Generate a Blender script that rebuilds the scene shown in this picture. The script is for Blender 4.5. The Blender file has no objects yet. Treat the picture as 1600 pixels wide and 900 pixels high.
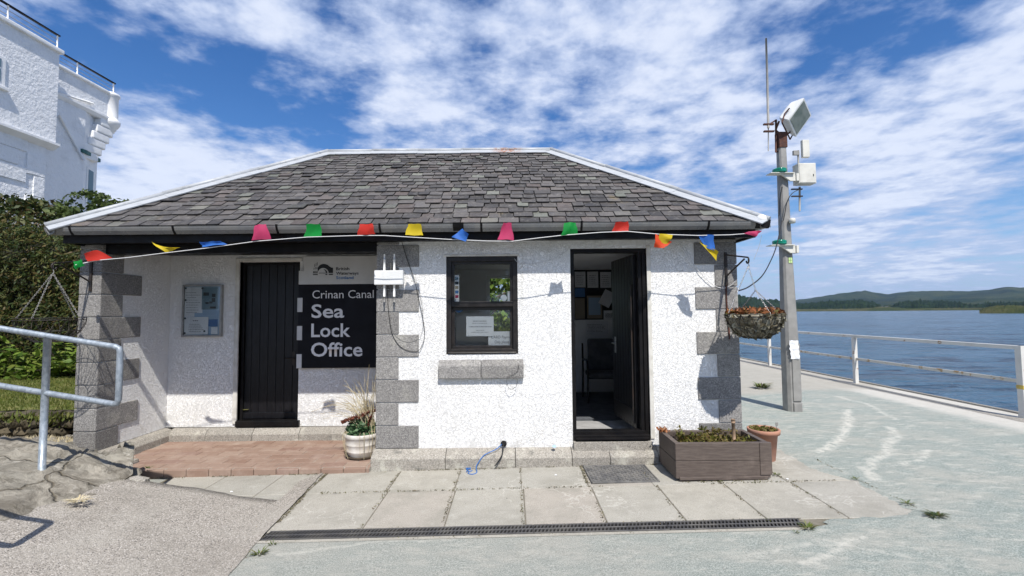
import bpy, bmesh, math, random
import numpy as np
from mathutils import Vector, Matrix, noise as mnoise
from math import radians, sin, cos, tan, pi
rnd = random.Random(7)
S = bpy.context.scene
COL = S.collection

# ---------------------------------------------------------------- camera
F, PITCH, ROLL, EYE = 720.0, 3.02, -0.5, 1.6
cam = bpy.data.cameras.new('camera'); camo = bpy.data.objects.new('camera', cam); COL.objects.link(camo)
cam.sensor_width = 36; cam.lens = 36 * F / 1600; cam.clip_start = 0.05; cam.clip_end = 30000
CM = Matrix.Rotation(radians(90 + PITCH), 4, 'X') @ Matrix.Rotation(radians(ROLL), 4, 'Z')
camo.matrix_world = Matrix.Translation((0, 0, EYE)) @ CM
S.camera = camo
S.render.resolution_x, S.render.resolution_y = 1024, 576
# ---------------------------------------------------------------- light
AZ, EL = 15.0, 54.0      # sun behind the viewer, 15 degrees to the right
SUNV = Vector((sin(radians(AZ)) * cos(radians(EL)), -cos(radians(AZ)) * cos(radians(EL)), sin(radians(EL))))
sl = bpy.data.lights.new('sun', 'SUN'); sl.energy = 4.6; sl.angle = radians(0.53); sl.color = (1.0, 0.95, 0.88)
so = bpy.data.objects.new('sun', sl); COL.objects.link(so); so.rotation_euler = SUNV.to_track_quat('Z', 'Y').to_euler()
S.view_settings.view_transform = 'Standard'; S.view_settings.look = 'None'
S.view_settings.exposure = 0.42; S.view_settings.gamma = 1
S.view_settings.use_curve_mapping = False

def ray(px, py):
    return (CM.to_3x3() @ Vector(((px - 800) / F, (450 - py) / F, -1))).normalized()
def P(px, py, Y):
    d = ray(px, py); t = Y / d.y
    return Vector((0, 0, EYE)) + d * t
GS, GC = 0.016, -0.045
def g(x): return GS * x + GC
def PX(px, py, X):
    d = ray(px, py); return Vector((0, 0, EYE)) + d * (X / d.x)
def G(px, py, dz=0.0):
    d = ray(px, py); t = (GC + dz - EYE) / (d.z - GS * d.x)
    return Vector((0, 0, EYE)) + d * t

# ---------------------------------------------------------------- node helpers
class NT:
    def __init__(s, nt): s.nt = nt; s.n = nt.nodes; s.l = nt.links
    def add(s, t, **kw):
        n = s.n.new(t)
        for k, v in kw.items():
            if k in ('op',): n.operation = v
            else: setattr(n, k, v)
        return n
    def put(s, sock, v):
        if v is None: return
        if hasattr(v, 'is_linked') or hasattr(v, 'links'): s.l.new(v, sock)
        else:
            if isinstance(v, (tuple, list, Vector)) and sock.type == 'RGBA' and len(v) == 3: v = (*v, 1)
            sock.default_value = v
    def math(s, op, a, b=None, c=None, clamp=False):
        n = s.n.new('ShaderNodeMath'); n.operation = op; n.use_clamp = clamp
        s.put(n.inputs[0], a)
        if b is not None: s.put(n.inputs[1], b)
        if c is not None: s.put(n.inputs[2], c)
        return n.outputs[0]
    def vm(s, op, a, b=None, scale=None, out=0):
        n = s.n.new('ShaderNodeVectorMath'); n.operation = op
        s.put(n.inputs[0], a)
        if b is not None: s.put(n.inputs[1], b)
        if scale is not None: s.put(n.inputs['Scale'], scale)
        return n.outputs[out]
    def mix(s, f, a, b, blend='MIX'):
        n = s.n.new('ShaderNodeMix'); n.data_type = 'RGBA'; n.blend_type = blend
        s.put(n.inputs[0], f); s.put(n.inputs[6], a); s.put(n.inputs[7], b)
        return n.outputs[2]
    def noise(s, vec, scale, detail=4, rough=0.55, dist=0.0, out=0, lac=2.0):
        n = s.n.new('ShaderNodeTexNoise'); s.put(n.inputs['Vector'], vec)
        n.inputs['Scale'].default_value = scale; n.inputs['Detail'].default_value = detail
        n.inputs['Roughness'].default_value = rough; n.inputs['Distortion'].default_value = dist; n.inputs['Lacunarity'].default_value = lac
        return n.outputs[out]
    def voro(s, vec, scale, feature='F1', out=0, rnd=1.0):
        n = s.n.new('ShaderNodeTexVoronoi'); n.feature = feature; s.put(n.inputs['Vector'], vec)
        n.inputs['Scale'].default_value = scale; n.inputs['Randomness'].default_value = rnd
        return n.outputs[out]
    def ramp(s, v, a, b, lo=0.0, hi=1.0, smooth=True):
        n = s.n.new('ShaderNodeMapRange'); n.interpolation_type = 'SMOOTHSTEP' if smooth else 'LINEAR'
        s.put(n.inputs[0], v)
        for i, q in enumerate((a, b, lo, hi)): s.put(n.inputs[i + 1], q)
        return n.outputs[0]
    def map(s, vec, scale=(1, 1, 1), rot=(0, 0, 0), loc=(0, 0, 0)):
        n = s.n.new('ShaderNodeMapping'); s.put(n.inputs[0], vec)
        n.inputs['Scale'].default_value = scale; n.inputs['Rotation'].default_value = rot; n.inputs['Location'].default_value = loc
        return n.outputs[0]
    def bump(s, h, strength, dist, normal=None):
        n = s.n.new('ShaderNodeBump'); n.inputs['Strength'].default_value = strength; n.inputs['Distance'].default_value = dist
        s.put(n.inputs['Height'], h)
        if normal is not None: s.put(n.inputs['Normal'], normal)
        return n.outputs[0]
    def obj(s): return s.n.new('ShaderNodeTexCoord').outputs['Object']
    def island(s): return s.n.new('ShaderNodeNewGeometry').outputs['Random Per Island']
    def hsv(s, col, h=0.5, sat=1.0, v=1.0):
        n = s.n.new('ShaderNodeHueSaturation'); s.put(n.inputs['Color'], col); s.put(n.inputs['Hue'], h); s.put(n.inputs['Saturation'], sat); s.put(n.inputs['Value'], v)
        return n.outputs[0]

def newmat(name):
    m = bpy.data.materials.new(name); m.use_nodes = True
    t = NT(m.node_tree); b = t.n['Principled BSDF']
    return m, t, b
def fin(t, b, col=None, rough=None, nrm=None, metal=None, spec=None):
    if col is not None: t.put(b.inputs['Base Color'], col)
    if rough is not None: t.put(b.inputs['Roughness'], rough)
    if nrm is not None: t.put(b.inputs['Normal'], nrm)
    if metal is not None: b.inputs['Metallic'].default_value = metal
    if spec is not None: b.inputs['Specular IOR Level'].default_value = spec

def simple(name, c1, c2=None, scale=8, rough=0.6, bump=0.15, bscale=40, bdist=0.003, metal=0, spec=0.4, isl=0.0):
    """two-tone weathered surface with fine relief"""
    m, t, b = newmat(name); o = t.obj()
    c2 = c2 or tuple(x * 0.8 for x in c1)
    f = t.ramp(t.noise(o, scale, 6, 0.6), 0.35, 0.65)
    col = t.mix(f, c1, c2)
    if isl:
        col = t.hsv(col, v=t.ramp(t.island(), 0, 1, 1 - isl, 1 + isl, False))
    nr = t.bump(t.noise(o, bscale, 4), bump, bdist) if bump else None
    fin(t, b, col, t.ramp(t.noise(o, scale * 1.7, 3), 0.3, 0.7, max(rough - 0.1, 0.03), min(rough + 0.1, 1)), nr, metal, spec)
    return m

# ---------------------------------------------------------------- sky
W = bpy.data.worlds.new('World'); S.world = W; W.use_nodes = True
def build_world():
    t = NT(W.node_tree); t.n.clear()
    out = t.add('ShaderNodeOutputWorld'); bg = t.add('ShaderNodeBackground'); t.l.new(bg.outputs[0], out.inputs[0])
    bg.inputs[1].default_value = 0.10
    sky = t.add('ShaderNodeTexSky', sky_type='NISHITA'); sky.sun_disc = False
    sky.sun_elevation = radians(EL); sky.sun_rotation = radians(180 - AZ)
    sky.air_density = 1.0; sky.dust_density = 0.4; sky.ozone_density = 2.2; sky.altitude = 0
    d = t.n.new('ShaderNodeTexCoord').outputs['Generated']
    sep = t.add('ShaderNodeSeparateXYZ'); t.l.new(d, sep.inputs[0]); z = sep.outputs[2]
    up = t.math('MAXIMUM', z, 0.0)
    # deep polarised blue of a clear northern sky
    blue = t.hsv(sky.outputs[0], 0.510, 1.34, 1.03)
    # cloud deck: directions projected onto a flat layer
    den = t.math('ADD', up, 0.10)
    cmb = t.add('ShaderNodeCombineXYZ')
    t.l.new(t.math('DIVIDE', sep.outputs[0], den), cmb.inputs[0]); t.l.new(t.math('DIVIDE', sep.outputs[1], den), cmb.inputs[1])
    pl = cmb.outputs[0]
    n1 = t.noise(t.map(pl, (1, 1, 1), loc=(3.1, 1.7, 0)), 2.0, 9, 0.60, 0.15)
    n2 = t.noise(t.map(pl, (1, 1, 1), loc=(9.1, 4.7, 2)), 5.2, 7, 0.58, 0.0)
    n3 = t.ramp(t.noise(t.map(d, (5, 5, 30), loc=(1.3, 0, 0)), 1.5, 8, 0.62, 0.3), 0.3, 0.7, 0.22, 0.80, False)     # low streaky layers
    low = t.ramp(z, 0.08, 0.30, 1, 0)
    base = t.math('ADD', t.math('MULTIPLY', n1, 0.36), t.math('MULTIPLY', t.ramp(n2, 0.25, 0.75, 0.12, 0.88, False), 0.64))
    nn = t.add('ShaderNodeMix'); nn.data_type = 'FLOAT'
    t.put(nn.inputs[0], t.math('MULTIPLY', low, 0.45)); t.put(nn.inputs[2], base); t.put(nn.inputs[3], n3)
    f = nn.outputs[0]
    blobs = [  # px, py of the bank's middle, radius (tangent units), weight: + cloud, - clear
        (290, 95, .17, -.16), (170, 90, .13, -.20), (400, 170, .14, -.16), (520, 195, .09, -.14), (60, 20, .12, -.05), (470, 90, .07, -.05),
        (270, 240, .13, .15), (380, 290, .16, .20), (220, 300, .12, .2), (200, 170, .05, .08), (160, 320, .1, .15),
        (240, 25, .12, .09), (400, 20, .12, .11), (480, 60, .1, .06),
        (700, 90, .22, .11), (900, 60, .24, .10), (620, 150, .12, .10), (1080, 60, .16, .12), (1050, 170, .2, .14), (800, 170, .18, .10), (640, 215, .1, .02),
        (1370, 40, .13, -.15), (1290, 65, .08, -.16), (1490, 10, .12, -.14), (1240, 30, .05, -.03), (1430, 140, .04, -.12), (1130, 105, .025, -.08),
        (1100, 262, .055, -.12), (1020, 250, .04, -.10), (1250, 300, .07, -.13), (1170, 285, .05, -.09), (1575, 325, .06, -.12), (1300, 265, .03, -.05), (1450, 330, .04, -.02),
        (1540, 120, .17, .14), (1350, 210, .18, .12), (1480, 240, .16, .11), (1200, 200, .14, .12), (1350, 340, .14, .08), (1500, 400, .14, .08), (1300, 400, .12, .09), (1420, 430, .1, .06),
    ]
    for px, py, r, w in blobs:
        c = ray(px, py)
        dist = t.vm('DISTANCE', d, tuple(c), out=1)
        f = t.math('ADD', f, t.ramp(dist, 0, r * 0.95, w, 0))
    cov = t.ramp(f, 0.325, 0.635)
    cov = t.math('POWER', cov, 1.05)
    cov = t.math('MULTIPLY', cov, t.ramp(z, -0.02, 0.02, 0.0, 0.95))
    dens = t.ramp(f, 0.5, 0.8)
    det = t.noise(t.map(pl, (1, 1, 1), loc=(5, 5, 5)), 9.0, 6, 0.6)
    shade = t.math('ADD', t.math('MULTIPLY', dens, 0.55), t.math('MULTIPLY', det, 0.6))
    cc = t.mix(t.ramp(shade, 0.25, 0.9), (3.7, 4.5, 6.4), (6.1, 6.6, 7.8))
    # air brightens and pales the lowest few degrees
    blue2 = t.mix(t.ramp(z, 0.0, 0.30, 0.55, 0.0), blue, (1.5, 3.1, 6.4))
    t.l.new(t.mix(cov, blue2, cc), bg.inputs[0])
build_world()

# ---------------------------------------------------------------- mesh helpers
class MB:
    def __init__(s): s.bm = bmesh.new()
    def _merge(s, b2):
        me = bpy.data.meshes.new('tmp'); b2.to_mesh(me); b2.free(); s.bm.from_mesh(me); bpy.data.meshes.remove(me)
    def box(s, x0, x1, y0, y1, z0, z1, bev=0.0, seg=2, M=None, mi=0):
        b = bmesh.new(); bmesh.ops.create_cube(b, size=1)
        sc = Matrix.Diagonal((abs(x1 - x0), abs(y1 - y0), abs(z1 - z0), 1))
        T = Matrix.Translation(((x0 + x1) / 2, (y0 + y1) / 2, (z0 + z1) / 2)) @ sc
        bmesh.ops.transform(b, matrix=T, verts=b.verts)
        if bev: bmesh.ops.bevel(b, geom=b.edges[:], offset=bev, segments=seg, affect='EDGES', profile=0.6)
        if M is not None: bmesh.ops.transform(b, matrix=M, verts=b.verts)
        for f in b.faces: f.material_index = mi
        s._merge(b); return s
    def prism(s, poly, axis, a, b_, bev=0.0, mi=0):
        """extrude 2-D polygon along axis; poly coords are the two other axes in order"""
        b = bmesh.new()
        def mk(p, c):
            if axis == 'x': return (c, p[0], p[1])
            if axis == 'y': return (p[0], c, p[1])
            return (p[0], p[1], c)
        v0 = [b.verts.new(mk(p, a)) for p in poly]; v1 = [b.verts.new(mk(p, b_)) for p in poly]
        n = len(poly)
        b.faces.new(v0); b.faces.new(v1[::-1])
        for i in range(n): b.faces.new((v0[i], v0[(i + 1) % n], v1[(i + 1) % n], v1[i]))
        bmesh.ops.recalc_face_normals(b, faces=b.faces)
        if bev: bmesh.ops.bevel(b, geom=b.edges[:], offset=bev, segments=1, affect='EDGES')
        bmesh.ops.recalc_face_normals(b, faces=b.faces)
        for f in b.faces: f.material_index = mi
        s._merge(b); return s
    def tube(s, pts, r, n=8, caps=True, smooth=True, mi=0):
        pts = [Vector(p) for p in pts]; N = len(pts)
        rs = r if isinstance(r, (list, tuple)) else [r] * N
        rings = []; ref = None
        for i, p in enumerate(pts):
            d = (pts[min(i + 1, N - 1)] - pts[max(i - 1, 0)])
            if d.length < 1e-9: d = Vector((0, 0, 1))
            d.normalize()
            if ref is None: ref = Vector((0, 0, 1)) if abs(d.z) < 0.9 else Vector((1, 0, 0))
            u = d.cross(ref).normalized(); v = u.cross(d).normalized(); ref = v
            rings.append([s.bm.verts.new(p + (u * cos(2 * pi * k / n) + v * sin(2 * pi * k / n)) * rs[i]) for k in range(n)])
        for a, b in zip(rings, rings[1:]):
            for k in range(n):
                f = s.bm.faces.new((a[k], a[(k + 1) % n], b[(k + 1) % n], b[k])); f.smooth = smooth; f.material_index = mi
        if caps:
            try:
                s.bm.faces.new(rings[0]).material_index = mi; s.bm.faces.new(rings[-1][::-1]).material_index = mi
            except ValueError: pass
        return s
    def lathe(s, prof, cx, cy, z0=0, n=24, smooth=True, mi=0, sx=1, sy=1):
        rings = []
        for r, z in prof:
            rings.append([s.bm.verts.new((cx + sx * r * cos(2 * pi * k / n), cy + sy * r * sin(2 * pi * k / n), z0 + z)) for k in range(n)])
        for a, b in zip(rings, rings[1:]):
            for k in range(n):
                f = s.bm.faces.new((a[k], a[(k + 1) % n], b[(k + 1) % n], b[k])); f.smooth = smooth; f.material_index = mi
        s.bm.faces.new(rings[0][::-1]).material_index = mi; s.bm.faces.new(rings[-1]).material_index = mi
        return s
    def poly(s, pts, mi=0, smooth=False):
        f = s.bm.faces.new([s.bm.verts.new(p) for p in pts]); f.material_index = mi; f.smooth = smooth; return s
    def xf(s, M): bmesh.ops.transform(s.bm, matrix=M, verts=s.bm.verts); return s

BASE = {}
def ob_from_mesh(name, me, mats, parent):
    for m in (mats if isinstance(mats, (list, tuple)) else [mats]): me.materials.append(m)
    o = bpy.data.objects.new(name, me); COL.objects.link(o)
    if parent is not None: o.parent = parent
    return o
def base_of(o):
    while o is not None:
        if o.name in BASE: return BASE[o.name]
        o = o.parent
    return Vector((0, 0, 0))
def build(name, mb, mats, parent=None, loc=None):
    """link mb as ONE mesh object; coordinates in mb are world coordinates"""
    bs = Vector(loc) if loc is not None else base_of(parent)
    me = bpy.data.meshes.new(name)
    bmesh.ops.recalc_face_normals(mb.bm, faces=[f for f in mb.bm.faces]) if getattr(mb, 'recalc', False) else None
    bmesh.ops.translate(mb.bm, vec=-bs, verts=mb.bm.verts); mb.bm.to_mesh(me); mb.bm.free()
    o = ob_from_mesh(name, me, mats, parent)
    if parent is None and loc is not None: o.location = bs; BASE[o.name] = bs
    return o
def build_np(name, verts, faces, mats, parent=None, loc=None, smooth=False):
    bs = Vector(loc) if loc is not None else base_of(parent)
    verts = np.asarray(verts, dtype=np.float64) - np.array(bs)
    me = bpy.data.meshes.new(name)
    faces = np.asarray(faces, dtype=np.int32); nf, k = faces.shape
    me.vertices.add(len(verts)); me.vertices.foreach_set('co', verts.astype(np.float32).ravel())
    me.loops.add(nf * k); me.loops.foreach_set('vertex_index', faces.ravel())
    me.polygons.add(nf); me.polygons.foreach_set('loop_start', np.arange(0, nf * k, k, dtype=np.int32))
    if smooth: me.polygons.foreach_set('use_smooth', np.ones(nf, dtype=bool))
    me.update(calc_edges=True); me.validate()
    o = ob_from_mesh(name, me, mats, parent)
    if parent is None and loc is not None: o.location = bs; BASE[o.name] = bs
    return o
def thing(name, label, cat, loc, group=None):
    o = bpy.data.objects.new(name, None); COL.objects.link(o); o.location = loc; o.empty_display_size = 0.1
    BASE[o.name] = Vector(loc); return tag(o, label, cat, group)
def tag(o, label, cat, group=None, kind=None):
    if label: o['label'] = label
    if cat: o['category'] = cat
    if group: o['group'] = group
    if kind: o['kind'] = kind
    return o
def struct(name, mb, mat, label=None):
    o = build(name, mb, mat); o['kind'] = 'structure'
    if label: o['label'] = label
    return o
def copy_thing(src, loc, label=None, rotz=None):
    r = src.copy(); COL.objects.link(r); r.location = loc
    if rotz is not None: r.rotation_euler.z = rotz
    BASE[r.name] = Vector(loc)
    if label: r['label'] = label
    for ch in list(src.children):
        c = ch.copy(); COL.objects.link(c); c.parent = r
        for q in list(ch.children):
            e = q.copy(); COL.objects.link(e); e.parent = c
    return r

def text_mesh(txt, x, y, z, h=None, width=None, bold=0.0, depth=0.001, align='LEFT'):
    """mesh of a line of writing facing -Y, baseline-left at (x,y,z); h = cap height"""
    cu = bpy.data.curves.new('writing', 'FONT'); cu.body = txt; cu.size = 1; cu.extrude = 0.0; cu.offset = bold; cu.align_x = 'LEFT'; cu.resolution_u = 3
    o = bpy.data.objects.new('writing_tmp', cu); COL.objects.link(o)
    bpy.context.view_layer.update()
    me = bpy.data.meshes.new_from_object(o.evaluated_get(bpy.context.evaluated_depsgraph_get()))
    bpy.data.objects.remove(o); bpy.data.curves.remove(cu)
    n = len(me.vertices); co = np.zeros(n * 3, dtype=np.float32); me.vertices.foreach_get('co', co); co = co.reshape(-1, 3)
    x0, x1 = co[:, 0].min(), co[:, 0].max()
    sy = (h / 0.70) if h else width / (x1 - x0)
    sx = width / (x1 - x0) if width else sy
    mb = MB(); mb.bm.from_mesh(me); bpy.data.meshes.remove(me)
    for v in mb.bm.verts:
        cx = (v.co.x - x0) * sx; cz = v.co.y * sy
        if align == 'CENTER': cx -= (x1 - x0) * sx / 2
        v.co = Vector((x + cx, y, z + cz))
    bmesh.ops.recalc_face_normals(mb.bm, faces=mb.bm.faces)
    return mb

# ---------------------------------------------------------------- materials
def mat_harling():
    m, t, b = newmat('white_harling'); o = t.obj()
    w = t.noise(o, 26, 2, 0.5, out=1)
    v = t.vm('ADD', o, t.vm('SCALE', w, scale=0.012))
    n1 = t.noise(v, 34, 2.5, 0.5, 1.6)
    rid = t.math('ABSOLUTE', t.math('SUBTRACT', n1, 0.5))
    worm = t.ramp(rid, 0.0, 0.10)
    n2 = t.noise(o, 90, 3, 0.6)
    peb = t.voro(v, 55)
    h = t.math('ADD', t.math('MULTIPLY', worm, 0.6), t.math('ADD', t.math('MULTIPLY', n2, 0.22), t.math('MULTIPLY', peb, -0.25)))
    stain = t.ramp(t.noise(t.map(o, (1, 1, 0.5)), 1.6, 5, 0.6), 0.5, 0.85)
    col = t.mix(t.math('MULTIPLY', stain, 0.3), (0.85, 0.85, 0.84), (0.64, 0.63, 0.59))
    sp = t.add('ShaderNodeSeparateXYZ'); t.l.new(o, sp.inputs[0])
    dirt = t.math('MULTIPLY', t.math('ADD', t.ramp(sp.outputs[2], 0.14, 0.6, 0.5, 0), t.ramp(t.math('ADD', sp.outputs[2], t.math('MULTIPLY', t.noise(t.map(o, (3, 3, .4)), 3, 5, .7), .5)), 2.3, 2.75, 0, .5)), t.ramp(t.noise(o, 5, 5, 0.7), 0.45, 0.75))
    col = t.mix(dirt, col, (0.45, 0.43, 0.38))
    strk = t.math('MULTIPLY', t.ramp(t.noise(t.map(o, (7, 7, .35)), 1.6, 5, .6), .56, .72), t.ramp(t.noise(t.map(o, loc=(3, 3, 3)), .9, 3), .42, .6)); col = t.mix(t.math('MULTIPLY', strk, .28), col, (0.50, 0.49, 0.42))
    fin(t, b, col, 0.8, t.bump(h, 1.0, 0.008), spec=0.25); return m
def mat_smoothwhite(name='white_paint', c=(0.8, 0.8, 0.79), bd=0.01, bs=12):
    m, t, b = newmat(name); o = t.obj()
    col = t.mix(t.ramp(t.noise(o, 3, 5, 0.6), 0.45, 0.8), c, tuple(q * 0.85 for q in c))
    fin(t, b, col, 0.65, t.bump(t.noise(o, bs, 6, 0.65), 0.6, bd), spec=0.3); return m
def mat_granite(name, c1, c2, spk=0.35, lich=0.25):
    m, t, b = newmat(name); o = t.obj()
    s1 = t.voro(o, 130, out=1); sp = t.add('ShaderNodeSeparateColor'); t.l.new(s1, sp.inputs[0])
    speck = t.ramp(sp.outputs[0], 0.15, 0.9)
    col = t.mix(speck, c2, c1)
    wh = t.ramp(sp.outputs[1], 0.95, 0.99)
    col = t.mix(t.math('MULTIPLY', wh, spk * 2), col, (0.65, 0.64, 0.6))
    bk = t.ramp(sp.outputs[2], 0.93, 0.97)
    col = t.mix(t.math('MULTIPLY', bk, 0.6), col, (0.08, 0.08, 0.08))
    l = t.ramp(t.noise(o, 4.5, 7, 0.7), 0.52, 0.68)
    col = t.mix(t.math('MULTIPLY', l, lich), col, (0.5, 0.49, 0.42))
    l2 = t.ramp(t.noise(t.map(o, loc=(7, 3, 1)), 6, 7, 0.7), 0.58, 0.7)
    col = t.mix(t.math('MULTIPLY', l2, lich * 1.2), col, (0.10, 0.10, 0.09))
    col = t.hsv(col, v=t.ramp(t.island(), 0, 1, 0.9, 1.1, False)); col = t.hsv(col, v=t.ramp(t.n.new('ShaderNodeObjectInfo').outputs['Random'], 0, 1, 0.84, 1.12, False))
    h = t.math('ADD', t.noise(o, 150, 3), t.math('MULTIPLY', t.noise(o, 18, 5), 1.2))
    fin(t, b, col, 0.85, t.bump(h, 0.8, 0.005), spec=0.25); return m
def mat_slate():
    m, t, b = newmat('roof_slate'); o = t.obj(); i = t.island()
    w = t.n.new('ShaderNodeTexWhiteNoise'); w.noise_dimensions = '1D'; t.l.new(i, w.inputs['W'])
    col = t.mix(i, (0.038, 0.036, 0.036), (0.112, 0.104, 0.099))
    sc = t.add('ShaderNodeSeparateColor'); t.l.new(w.outputs['Color'], sc.inputs[0])
    col = t.mix(t.ramp(sc.outputs[0], 0.9, 0.97, 0, 0.4), col, (0.25, 0.27, 0.22))
    col = t.mix(t.ramp(sc.outputs[1], 0.75, 1.0, 0, 0.5), col, (0.12, 0.095, 0.085))
    l = t.ramp(t.noise(o, 16, 7, 0.75), 0.5, 0.72)
    col = t.mix(t.math('MULTIPLY', l, 0.45), col, (0.27, 0.26, 0.235))
    l3 = t.ramp(t.noise(t.map(o, loc=(3, 8, 1)), 9, 6, 0.7), 0.5, 0.7)
    col = t.mix(t.math('MULTIPLY', l3, 0.55), col, (0.035, 0.034, 0.034))
    l2 = t.ramp(t.noise(t.map(o, loc=(2, 9, 4)), 2.2, 5, 0.7), 0.62, 0.75)
    col = t.mix(t.math('MULTIPLY', l2, 0.35), col, (0.26, 0.20, 0.09))
    fin(t, b, col, t.ramp(t.noise(o, 12, 3), 0.3, 0.7, 0.5, 0.8), t.bump(t.noise(t.map(o, (1, 1, 1)), 45, 6, 0.7), 0.8, 0.006), spec=0.35); return m
def mat_lead():
    m, t, b = newmat('painted_lead_flashing'); o = t.obj()
    col = t.mix(t.ramp(t.noise(t.map(o, (1.2, 4, 4)), 5, 6, 0.7), 0.45, 0.75), (0.38, 0.40, 0.42), (0.27, 0.28, 0.29))
    d = t.vm('DISTANCE', t.map(o, (0.8, 1, 1)), tuple(Vector(((RUST.x + 1.1) * 0.8, RUST.y - 6.8, RUST.z))), out=1)
    rst = t.math('MULTIPLY', t.ramp(d, 0.06, 0.24, 1, 0), t.ramp(t.noise(t.map(o, (1, 1, 1)), 22, 6, 0.7), 0.42, 0.56))
    col = t.mix(rst, col, (0.28, 0.13, 0.07))
    fin(t, b, col, 0.45, t.bump(t.noise(o, 14, 4), 0.4, 0.006), spec=0.4); return m
RUST = P(792, 237, 6.8)
def mat_slab():
    m, t, b = newmat('paving_concrete'); o = t.obj(); i = t.island()
    w = t.n.new('ShaderNodeTexWhiteNoise'); w.noise_dimensions = '1D'; t.l.new(i, w.inputs['W'])
    sc = t.add('ShaderNodeSeparateColor'); t.l.new(w.outputs['Color'], sc.inputs[0])
    col = t.mix(sc.outputs[0], (0.385, 0.365, 0.315), (0.34, 0.33, 0.295))
    col = t.mix(t.ramp(sc.outputs[1], 0.7, 0.9, 0, 0.6), col, (0.36, 0.325, 0.285))
    spk = t.noise(o, 160, 3, 0.8); col = t.hsv(col, v=t.ramp(spk, 0.3, 0.7, 0.6, 1.32, False))
    st = t.ramp(t.noise(o, 2.6, 7, 0.68), 0.42, 0.72)
    col = t.mix(t.math('MULTIPLY', st, 0.7), col, (0.25, 0.24, 0.205))
    st2 = t.ramp(t.noise(t.map(o, loc=(4, 2, 0)), 7, 8, 0.75), 0.55, 0.7)
    col = t.mix(t.math('MULTIPLY', st2, 0.4), col, (0.48, 0.465, 0.42)); col = t.mix(t.math('MULTIPLY', t.ramp(t.noise(t.map(o, (1, 2, 1), loc=(9, 6, 0)), 1.0, 7, 0.75), 0.5, 0.64), 0.35), col, (0.23, 0.22, 0.19))
    cr = t.ramp(t.voro(t.vm('ADD', o, t.vm('SCALE', t.noise(o, 5, 4, out=1), scale=0.35)), 1.5, 'DISTANCE_TO_EDGE'), 0.0, 0.012, 1, 0)
    crm = t.math('MULTIPLY', cr, t.ramp(t.noise(t.map(o, loc=(1.2, 0.3, 0)), 0.9, 2), 0.48, 0.56))
    col = t.mix(t.math('MULTIPLY', crm, 0.5), col, (0.55, 0.53, 0.48))
    h = t.math('ADD', t.noise(o, 190, 3, 0.7), t.math('MULTIPLY', t.noise(o, 14, 6, 0.65), 1.6))
    fin(t, b, col, 0.9, t.bump(h, 0.7, 0.004), spec=0.2); return m
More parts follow.
